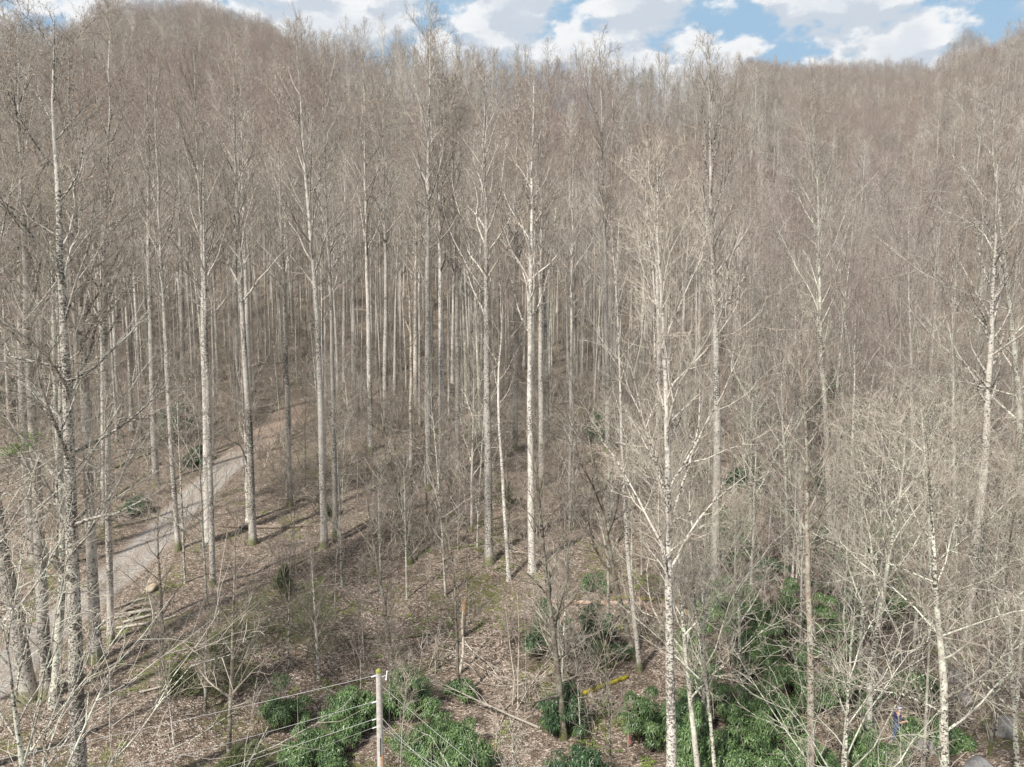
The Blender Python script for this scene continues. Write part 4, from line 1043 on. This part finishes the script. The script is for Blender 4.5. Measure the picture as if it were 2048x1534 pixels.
def rock(px, py, wpx, hpx, col, label, group='grey boulders', name='boulder', seed=None, dark=None):
    p = ground(px, py); dep = p[1]*cP - (p[2]-CAMZ)*sP; wd = wpx/FPX*dep*0.5; ht = hpx/FPX*dep*0.6
    import bmesh
    bm = bmesh.new(); bmesh.ops.create_icosphere(bm, subdivisions=4, radius=1.0)
    sd = seed or int(px); r = np.random.default_rng(sd); pl = unit(r.normal(size=(14, 3))); pd = 0.50+0.32*r.random(14)
    for v in bm.verts:
        c = np.array(v.co)
        for n_, d_ in zip(pl, pd):
            q = c @ n_
            if q > d_: c = c - n_*(q-d_)*0.98
        c *= 1 + 0.10*float(vnoise(c[0]*3+sd, c[1]*3+c[2]*2, 1.0, 3)) + 0.05*float(vnoise(c[0]*9, c[1]*9+c[2]*7, 1.0, 4))
        v.co = Vector((c[0]*wd, c[1]*wd*0.75, c[2]*ht))
    me = bpy.data.meshes.new(name); bm.to_mesh(me); bm.free()
    me.polygons.foreach_set('use_smooth', [True]*len(me.polygons))
    m_ = M.get(col); me.materials.append(m_)
    o = obj(name, me, None, (p[0], p[1]+wd*0.4, float(hgt(p[0], p[1]+wd*0.4)) + ht*0.25)); o.rotation_euler = (0, 0, r.random()*0.8-0.4)
    return tag(o, label, 'rock', group)
m, k, b = new_mat('grey_stone'); M['stone'] = m
tc = k.n('ShaderNodeTexCoord'); c = k.mix(k.ramp(k.noise(tc.outputs['Object'], 2.2, 5, 0.65).outputs[0], 0.35, 0.65), (0.20, 0.19, 0.185), (0.36, 0.345, 0.33))
c = k.mix(k.ramp(k.noise(tc.outputs['Object'], 5.0, 4, 0.6).outputs[0], 0.56, 0.66), c, (0.12, 0.14, 0.06)); k.put(b.inputs['Base Color'], c)
bp = k.n('ShaderNodeBump', i_Strength=0.6, i_Distance=0.08); k.put(bp.inputs['Height'], k.noise(tc.outputs['Object'], 7.0, 5, 0.6).outputs[0]); k.put(b.inputs['Normal'], bp.outputs[0])
M['tan_stone'] = plain('tan_stone', (0.56, 0.48, 0.36), (0.36, 0.28, 0.18), 3.0, var=0.05)
rock(298, 1186, 34, 18, 'tan_stone', 'pale tan flat stone above the timber pile', 'stones', 'stone')
rock(1915, 1372, 46, 34, 'stone', 'grey boulder right of the upper part of the near wide-limbed tree')
rock(1935, 1418, 44, 36, 'stone', 'second grey boulder below the first, right of the wide-limbed tree')
rock(2018, 1482, 62, 62, 'stone', 'large grey slab near the bottom right corner')
rock(1866, 1512, 56, 40, 'stone', 'grey boulder left of the foot of the wide-limbed tree')
rock(1768, 1362, 44, 20, 'stone', 'half-buried grey stone behind the person')
rock(1740, 1455, 36, 22, 'stone', 'small grey stone at the foot of the white leaning tree')
rock(1975, 1560, 80, 50, 'stone', 'boulder cut by the bottom edge at lower right')
rock(1826, 1495, 40, 26, 'stone', 'dark-shaded boulder right of the person')

# fallen branches, each one a thing, and the small sticks between them
def fallen_branch_mesh(seed, L_, rad, matk):
    r = np.random.default_rng(seed)
    P0, R0 = grow(r, np.array([[0, 0, 0.05]]), np.array([[1.0, 0, 0.05]]), np.array([L_]), np.array([rad]), np.array([0.01]), 9, 0.10, 0.0)
    P0[0, :, 2] = np.abs(P0[0, :, 2])*0.4 + 0.06
    g = Geo(); g.add(*tubes(P0, R0, 5), 0)
    s1, d1, p1, t1, _ = kids(r, P0, R0, 10, 0.25, 1, R(25), R(55)); d1[:, 2] = np.abs(d1[:, 2])*0.7
    P1, R1 = grow(r, s1, d1, L_*0.35*(0.4+0.8*r.random(len(s1))), p1*0.5+0.006, np.full(len(s1), 0.006), 5, 0.16, -0.02)
    g.add(*tubes(P1, R1, 4), 0)
    s2, d2, p2, t2, _ = kids(r, P1, R1, 6, 0.2, 1, R(25), R(55)); d2[:, 2] = d2[:, 2]*0.6
    P2, R2 = grow(r, s2, d2, L_*0.14*(0.4+0.8*r.random(len(s2))), np.full(len(s2), 0.010), np.full(len(s2), 0.004), 3, 0.16, -0.01)
    g.add(*tubes(P2, R2, 3), 0)
    return g.mesh('fallen_branch', [M[matk]])
fbm = [fallen_branch_mesh(700+i, L_, rr, mk) for i, (L_, rr, mk) in enumerate([(5, 0.05, 'twig_pale'), (7, 0.07, 'log_grey'), (4, 0.04, 'twig'), (6, 0.06, 'dark'), (3.2, 0.035, 'twig_pale')])]
for q in [(930, 1290, 0, -70, 'pale dead branch at the foot of the splintered stump'), (950, 1330, 4, -50, 'thin dead branch fanned out right of the splintered stump'), (960, 1370, 2, -20, 'brown dead branch below the splintered stump'),
          (860, 1270, 3, 200, 'dark curved dead branch left of the splintered stump'), (800, 1240, 3, 160, 'dark dead branch above the thin brown leaning tree'), (1020, 1380, 0, 20, 'pale dead branch left of the dark crooked tree'),
          (1080, 1460, 1, 150, 'grey dead branch above the low dark rhododendron'), (1000, 1430, 4, 60, 'pale forked twig on the leaves at bottom centre'), (600, 1300, 4, -30, 'pale branch lying on the hemlock'), (330, 1310, 0, 25, 'pale dead branch right of the timber pile'),
          (280, 1390, 1, 30, 'grey dead branch above the bottom left slope'), (170, 1200, 2, 10, 'brown branch at the road edge near the mottled tree'), (700, 1290, 2, -60, 'brown fallen branch left of the thin leaning tree'), (1230, 1240, 4, 40, 'pale branch over the peeled log'),
          (1130, 1120, 1, 170, 'long grey fallen branch right of the dark-footed tree'), (1200, 1060, 0, 10, 'pale fallen branch on the upper central slope'), (1330, 1140, 2, 0, 'brown fallen branch left of the large white tree'), (760, 1060, 2, 30, 'brown branch between the central small trees'),
          (980, 1560, 0, 80, 'pale branch at the bottom edge in the centre'), (1900, 1450, 0, 160, 'pale fallen branch over the grey boulders'), (1960, 1400, 1, 200, 'grey fallen branch at the right above the slab'), (1690, 1120, 1, 15, 'grey fallen branch above the dark rhododendron'),
          (560, 1000, 2, -10, 'brown fallen branch beside the road bank'), (120, 1060, 3, 20, 'dark fallen branch on the left bank'), (60, 1180, 3, 5, 'dark fallen branch at the left edge above the road')]:
    p = ground(q[0], q[1]); o = obj('fallen_branch', fbm[q[2]], None, tuple(p)); o.rotation_euler = (0, 0, R(q[3])); tag(o, q[4], 'branch', 'fallen branches')
nS = 3200; r = np.random.default_rng(88)
yy = 27 + 75*r.random(nS)**0.8; xx = (r.random(nS)*1.7-0.85)*yy; keep_ = road_dist(xx, yy) > 2.0; xx, yy = xx[keep_], yy[keep_]; nS = len(xx)
an = r.random(nS)*6.28; L_ = 0.3+1.6*r.random(nS)**2
p0 = np.stack([xx, yy, hgt(xx, yy)+0.03], -1); x1 = xx+np.cos(an)*L_; y1 = yy+np.sin(an)*L_; p1 = np.stack([x1, y1, hgt(x1, y1)+0.05+0.1*r.random(nS)], -1)
pm = (p0+p1)/2 + np.stack([r.normal(size=nS)*0.05*L_, r.normal(size=nS)*0.05*L_, 0.06*r.random(nS)], -1)
v, f = tubes(np.stack([p0, pm, p1], 1), np.stack([0.016+0.014*r.random(nS)]*3, -1)*np.array([[1, .8, .4]]), 3)
tag(obj('fallen_twigs', mesh_np('fallen_twigs', v, f, [M['twig_pale'], M['dark']], np.repeat(r.random(nS) < 0.4, 6).astype(int))), 'small sticks littering the forest floor', 'twigs', kind='stuff')

# splintered stump
b_ = ground(922, 1275); tp = at(928, 1205, b_[1]); Hs = tp[2]-b_[2]
root = empty('splintered_stump', tuple(b_)); tag(root, 'splintered stump with an orange torn top in the lower centre', 'stump')
K = 6; P = np.stack([np.linspace(0, tp[0]-b_[0], K), 0*np.linspace(0, 1, K), np.linspace(-0.3, Hs*0.75, K)], -1)
g = Geo(); g.add(*tubes(P[None], np.linspace(0.2, 0.14, K)[None], 9), 0); obj('trunk', g.mesh('trunk', [M['log']]), root)
g = Geo(); r = np.random.default_rng(4)
for i in range(11):
    a = i*0.57; q = np.array([math.cos(a)*0.10, math.sin(a)*0.10, 0]); hh = 0.35+0.7*r.random()
    PP = np.stack([P[-1]+q - np.array([0, 0, .15]), P[-1]+q*1.1+np.array([0, 0, hh*.5]), P[-1]+q*1.5+np.array([0, 0, hh])])
    g.add(*tubes(PP[None], np.array([[0.055, 0.04, 0.008]]), 4), 0)
obj('torn_top', g.mesh('torn_top', [M['wood_fresh']]), root)
b_ = ground(918, 1350); tp = at(930, 1222, b_[1]+1.0)
g = Geo(); K = 7; t = np.linspace(0, 1, K)[:, None]; P = b_*(1-t) + tp*t - b_; P[:, 0] += 0.12*np.sin(t[:, 0]*5)
g.add(*tubes(P[None], np.linspace(0.10, 0.05, K)[None], 7), 0)
s1, d1, p1, t1, _ = kids(r, P[None], np.linspace(0.10, 0.05, K)[None], 9, 0.02, 0.6, R(40), R(80))
P1, R1 = grow(r, s1, d1*np.array([1, 1, 0.3]), 1.3+1.3*r.random(len(s1)), np.full(len(s1), 0.025), np.full(len(s1), 0.006), 5, 0.15, -0.08)
g.add(*tubes(P1, R1, 4), 0)
tag(obj('broken_stem', g.mesh('broken_stem', [M['twig_pale']]), None, tuple(b_)), 'pale barkless broken stem propped against the splintered stump', 'branch')

# ------------------------------------------------------------------ utility pole and wires
PY = 24.0; ptop = at(758.5, 1342, PY); pbz = float(hgt(ptop[0], PY)); pb = np.array([ptop[0]-0.02, PY, pbz])
M['pole'] = plain('weathered_pole', (0.52, 0.49, 0.44), (0.36, 0.335, 0.30), 7.0, var=0.05)
M['pole_top'] = plain('mossy_pole_top', (0.30, 0.31, 0.08), (0.20, 0.22, 0.05), 9.0, var=0.05)
M['wire'] = plain('aluminium_wire', (0.50, 0.485, 0.46), (0.40, 0.39, 0.37), 1.0, rough=0.5, var=0.05)
M['porcelain'] = plain('grey_porcelain', (0.72, 0.73, 0.74), (0.6, 0.62, 0.64), 5.0, rough=0.35, var=0.05)
M['black'] = plain('black_rubber', (0.02, 0.02, 0.022), (0.03, 0.03, 0.03), 5.0, var=0.05)
M['orange'] = plain('orange_duct', (0.55, 0.24, 0.04), (0.45, 0.18, 0.03), 5.0, var=0.05)
M['steel'] = plain('galvanised_steel', (0.5, 0.5, 0.5), (0.4, 0.4, 0.4), 5.0, rough=0.45, var=0.05)
root = empty('utility_pole', tuple(pb)); tag(root, 'weathered wooden utility pole with a mossy top at the bottom, left of centre', 'utility pole')
Hp = ptop[2]-pbz
def tube1(name, pts, rads, mat, parent=root, S=10, cap=False):
    P = np.array(pts, float)[None]; g = Geo(); rr = np.array(rads if hasattr(rads, '__len__') else [rads]*len(pts), float)[None]
    V_, F_ = tubes(P, rr, S); g.add(V_, F_, 0)
    if cap:
        for o_ in (0, (len(pts)-1)*S):
            ring = V_[o_:o_+S]; g.add(np.concatenate([ring, [ring.mean(0)]]), np.array([[i, (i+1) % S, (i+2) % S, S] for i in range(0, S, 2)]), 0)
    return obj(name, g.mesh(name, [mat]), parent)
tube1('shaft', [(0, 0, -0.5), (0, 0, Hp*0.4), (0, 0, Hp*0.8), (0, 0, Hp-0.03)], [0.160, 0.138, 0.118, 0.104], M['pole'], S=16, cap=True)
tube1('moss_cap', [(0, 0, Hp-0.05), (0, 0, Hp+0.0), (0.01, 0, Hp+0.07), (0.01, 0, Hp+0.10)], [0.107, 0.110, 0.08, 0.02], M['pole_top'], S=12, cap=True)
br = tube1('bracket', [(0.05, 0, Hp-0.22), (0.16, -0.03, Hp-0.20), (0.26, -0.04, Hp-0.14)], 0.018, M['steel'], S=6)
zc = Hp-0.12; cut = []
nb = 14
pts = [(0.285+0.02*math.sin(i*0.1)+0.012*i/nb*2, -0.05, Hp-0.30+0.32*i/nb) for i in range(nb+1)]
tube1('cutout_insulator', pts, [0.030 if i % 2 else 0.044 for i in range(nb+1)], M['porcelain'], S=10, cap=True)
tube1('fuse_tube', [(0.34, -0.09, Hp-0.28), (0.345, -0.09, Hp-0.12), (0.36, -0.09, Hp+0.04)], 0.014, M['black'], S=6)
for j, zz in enumerate((Hp-0.17, Hp-1.18, Hp-1.86, Hp-2.18)):
    n_ = 8; tube1('insulator', [(-0.09-0.025*i, -0.01*i, zz-0.004*i) for i in range(n_)], [(0.022 if i % 2 else 0.036)*(1 if j < 2 else 0.7) for i in range(n_)], M['porcelain'], S=8, cap=True)
tube1('riser_cable', [(0.085, -0.06, -0.3), (0.083, -0.055, Hp*0.5), (0.075, -0.05, Hp-1.2)], 0.013, M['black'], S=6)
tube1('ground_wire', [(0.135, -0.04, -0.3), (0.125, -0.04, Hp*0.5), (0.10, -0.03, Hp-0.95)], 0.010, M['wire'], S=5)
tube1('orange_duct', [(0.115, -0.09, -0.3), (0.112, -0.085, Hp*0.4), (0.105, -0.08, Hp-3.25)], 0.019, M['orange'], S=8)
tube1('black_duct', [(0.03, -0.115, Hp-3.3), (0.035, -0.108, Hp-2.55)], 0.022, M['black'], S=8)

def wire(a, b, Yb, sag, rad, label, z0):
    p0 = pb + np.array([a, -0.02, z0]); p1 = at(b[0], b[1], Yb); n_ = 24; t = np.linspace(0, 1, n_)[:, None]
    P = p0*(1-t) + p1*t; P[:, 2] -= sag*4*(t*(1-t))[:, 0]
    g = Geo(); g.add(*tubes((P-p0)[None], np.full((1, n_), rad), 5), 0)
    tag(obj('overhead_wire', g.mesh('overhead_wire', [M['wire']]), None, tuple(p0)), label, 'wire', 'overhead wires on the utility pole')
wire(-0.26, (-260, 1570), 17.5, 0.10, 0.009, 'highest overhead wire running left from the pole top', Hp-0.19)
wire(-0.26, (-260, 1668), 17.5, 0.12, 0.008, 'second overhead wire running left from the pole', Hp-1.20)
wire(-0.20, (-260, 1745), 17.5, 0.14, 0.009, 'third wire running left, thicker, below the second', Hp-1.87)
wire(-0.20, (-260, 1790), 17.5, 0.18, 0.005, 'lowest thin wire running left from the pole', Hp-2.19)
wire(0.09, (1160, 1700), 14.5, 0.06, 0.0055, 'thin guy wire running down right from the pole', Hp-0.55)
wire(0.09, (980, 1640), 15.5, 0.12, 0.007, 'service wire dropping steeply right from the pole', Hp-1.82)
wire(0.09, (1100, 1650), 13.5, 0.30, 0.006, 'lower service wire curving right from the pole', Hp-2.12)

# marker ribbon
p = ground(1256, 1498); root = empty('marker_stake', tuple(p)); tag(root, 'small stake with a pinkish-red ribbon on the leaves at the bottom', 'marker')
tube1('stake', [(0, 0, -0.1), (0, 0, 0.75)], 0.018, M['twig_pale'], root, 6)
M['ribbon'] = plain('red_ribbon', (0.65, 0.10, 0.12), (0.55, 0.08, 0.10), 4.0, var=0.05)
g = Geo(); zz = np.linspace(0.75, 0.2, 6); L1 = np.stack([0.03+0.02*np.sin(zz*9), -0.03+0*zz, zz], -1); L2 = L1 + np.array([0.07, 0.03, -0.01])
v = np.concatenate([L1, L2]); f = [[i, i+1, i+7, i+6] for i in range(5)]; g.add(v, np.array(f), 0); v2 = v*1.0; v2[:, 1] -= 0.006; g.add(v2[::-1], np.array(f), 0)
obj('ribbon', g.mesh('ribbon', [M['ribbon']]), root)

# ------------------------------------------------------------------ person
M['skin'] = plain('skin', (0.55, 0.34, 0.26), (0.50, 0.30, 0.22), 5, rough=0.6, var=0.0)
M['shirt'] = plain('navy_shirt', (0.035, 0.05, 0.13), (0.02, 0.03, 0.08), 5, var=0.0)
M['jeans'] = plain('blue_jeans', (0.055, 0.10, 0.20), (0.035, 0.07, 0.14), 8, var=0.0)
M['cap'] = plain('pale_cap', (0.50, 0.50, 0.60), (0.4, 0.4, 0.5), 8, var=0.0)
M['hair'] = plain('dark_hair', (0.06, 0.045, 0.04), (0.03, 0.025, 0.02), 8, var=0.0)
def skinned(name, verts, edges, radii, mat, parent, sub=2, rootv=0):
    me = bpy.data.meshes.new(name); me.from_pydata([tuple(v) for v in verts], edges, []); me.materials.append(mat)
    o = obj(name, me, parent)
    o.modifiers.new('skin', 'SKIN')
    sv = me.skin_vertices[0].data if me.skin_vertices else None
    if sv is None:
        bpy.context.view_layer.update(); sv = me.skin_vertices[0].data
    for i, q in enumerate(radii):
        sv[i].radius = q if isinstance(q, tuple) else (q, q)
        sv[i].use_root = (i == rootv)
    o.modifiers['skin'].use_smooth_shade = True
    s_ = o.modifiers.new('sub', 'SUBSURF'); s_.levels = sub; s_.render_levels = sub
    return o
fp_ = ground(1791, 1484); root = empty('person', tuple(fp_)); root.rotation_euler = (0, 0, R(-20))
tag(root, 'person in a pale cap, navy shirt and blue jeans standing among the shrubs', 'person')
# x is forward (to the right in the photograph), y is the person's left
V_ = [(0, 0, 0.95), (0.01, 0, 1.12), (0.03, 0, 1.32), (0.04, 0, 1.46), (0.06, 0, 1.54), (0.085, 0, 1.62), (0.085, 0, 1.72)]
E_ = [(i, i+1) for i in range(6)]; Rd = [(0.13, 0.155), (0.115, 0.14), (0.12, 0.165), (0.085, 0.12), 0.052, (0.082, 0.070), (0.07, 0.062)]
def addv(p, par, rad): V_.append(p); E_.append((par, len(V_)-1)); Rd.append(rad); return len(V_)-1
addv((0.185, 0, 1.625), 5, 0.012)                     # nose
for s_ in (1, -1): addv((0.07, 0.078*s_, 1.625), 5, 0.012)      # ears
for s_ in (1, -1):
    h_ = addv((0.0, 0.10*s_, 0.88), 0, 0.092); kn = addv((0.10*s_, 0.11*s_, 0.50), h_, 0.062); an_ = addv((0.07*s_-0.04, 0.11*s_, 0.09), kn, 0.042); addv((0.07*s_+0.12, 0.12*s_, 0.04), an_, 0.036)
    sh = addv((0.03, 0.19*s_, 1.42), 3, 0.060)
    if s_ > 0: el_, wr = (0.10, 0.25, 1.16), (0.34, 0.16, 1.30)
    else: el_, wr = (0.06, -0.26, 1.14), (0.30, -0.17, 1.22)
    e_ = addv(el_, sh, 0.045); w_ = addv(wr, e_, 0.030)
    dd = unit(np.array(wr)-np.array(el_)); pm_ = addv(tuple(np.array(wr)+dd*0.07), w_, (0.034, 0.018))
    sd_ = unit(np.cross(dd, [0, 0, 1.0])); 
    for q_, (o_, ln) in enumerate([(-1.5, 0.065), (-0.5, 0.080), (0.5, 0.085), (1.5, 0.075)]):
        b0 = np.array(wr)+dd*0.095+sd_*o_*0.020; f1 = addv(tuple(b0), pm_, 0.009); f2 = addv(tuple(b0+dd*ln*0.55), f1, 0.008); addv(tuple(b0+dd*ln*0.8-np.array([0, 0, 0.03])), f2, 0.007)
    t1_ = addv(tuple(np.array(wr)+dd*0.03+sd_*0.04), w_, 0.011); addv(tuple(np.array(wr)+dd*0.075+sd_*0.06), t1_, 0.008)
body = skinned('body', V_, E_, Rd, M['skin'], root)
SV = [(0, 0, 0.88), (0.01, 0, 1.12), (0.03, 0, 1.32), (0.04, 0, 1.48)]; SE = [(0, 1), (1, 2), (2, 3)]; SR = [(0.18, 0.205), (0.155, 0.185), (0.17, 0.215), (0.14, 0.18)]
for s_ in (1, -1):
    n0 = len(SV); SV += [(0.03, 0.19*s_, 1.43), (0.08 if s_ > 0 else 0.055, 0.245*s_, 1.20)]; SE += [(3, n0), (n0, n0+1)]; SR += [0.105, 0.085]
skinned('shirt', SV, SE, SR, M['shirt'], root)
TV = [(0, 0, 1.06), (0, 0, 0.90)]; TE = [(0, 1)]; TR = [(0.155, 0.185), (0.165, 0.20)]
for s_ in (1, -1):
    n0 = len(TV); TV += [(0.0, 0.10*s_, 0.82), (0.10*s_, 0.11*s_, 0.50), (0.07*s_-0.035, 0.11*s_, 0.09)]; TE += [(1, n0), (n0, n0+1), (n0+1, n0+2)]; TR += [0.125, 0.088, 0.072]
skinned('jeans', TV, TE, TR, M['jeans'], root)
for s_ in (1, -1):
    skinned('shoe', [(0.07*s_-0.07, 0.11*s_, 0.045), (0.07*s_+0.06, 0.115*s_, 0.04), (0.07*s_+0.15, 0.12*s_, 0.032)], [(0, 1), (1, 2)], [(0.05, 0.045), (0.05, 0.042), (0.042, 0.03)], M['black'], root, 1)
skinned('cap', [(0.075, 0, 1.70), (0.08, 0, 1.75), (0.13, 0, 1.70), (0.215, 0, 1.69)], [(0, 1), (0, 2), (2, 3)], [(0.10, 0.088), (0.08, 0.075), (0.075, 0.02), (0.06, 0.008)], M['cap'], root, 1)
skinned('hair', [(0.02, 0, 1.68), (0.01, 0, 1.61), (0.015, 0, 1.56)], [(0, 1), (1, 2)], [(0.075, 0.07), (0.065, 0.062), (0.04, 0.04)], M['hair'], root, 1)
for s_ in (1, -1):
    skinned('eye', [(0.158, 0.03*s_, 1.645), (0.166, 0.03*s_, 1.645)], [(0, 1)], [0.008, 0.006], M['black'], root, 1)

# ------------------------------------------------------------------ air
m = bpy.data.materials.new('haze_air'); m.use_nodes = True; k = NT(m.node_tree)
o_ = k.n('ShaderNodeOutputMaterial'); v_ = k.n('ShaderNodeVolumePrincipled'); v_.inputs['Color'].default_value = (0.93, 0.92, 0.93, 1); v_.inputs["Density"].default_value = 0.00010; v_.inputs['Anisotropy'].default_value = 0.2
k.t.links.new(v_.outputs[0], o_.inputs['Volume'])
zl, zh = float(GZ.min())-1.0, float(max(GZ.max(), 300))+40
x0, x1, y0, y1 = float(gx[0])-5, float(gx[-1])+5, float(gy[0])-5, float(gy[-1])+5
Vb = np.array([[x, y, z] for z in (zl, zh) for y in (y0, y1) for x in (x0, x1)], float)
Fb = np.array([[0, 2, 3, 1], [4, 5, 7, 6], [0, 1, 5, 4], [2, 6, 7, 3], [0, 4, 6, 2], [1, 3, 7, 5]])
tag(obj('haze', mesh_np('haze', Vb, Fb, [m], smooth=False)), 'thin pale haze in the air over the valley', 'haze', kind='stuff')
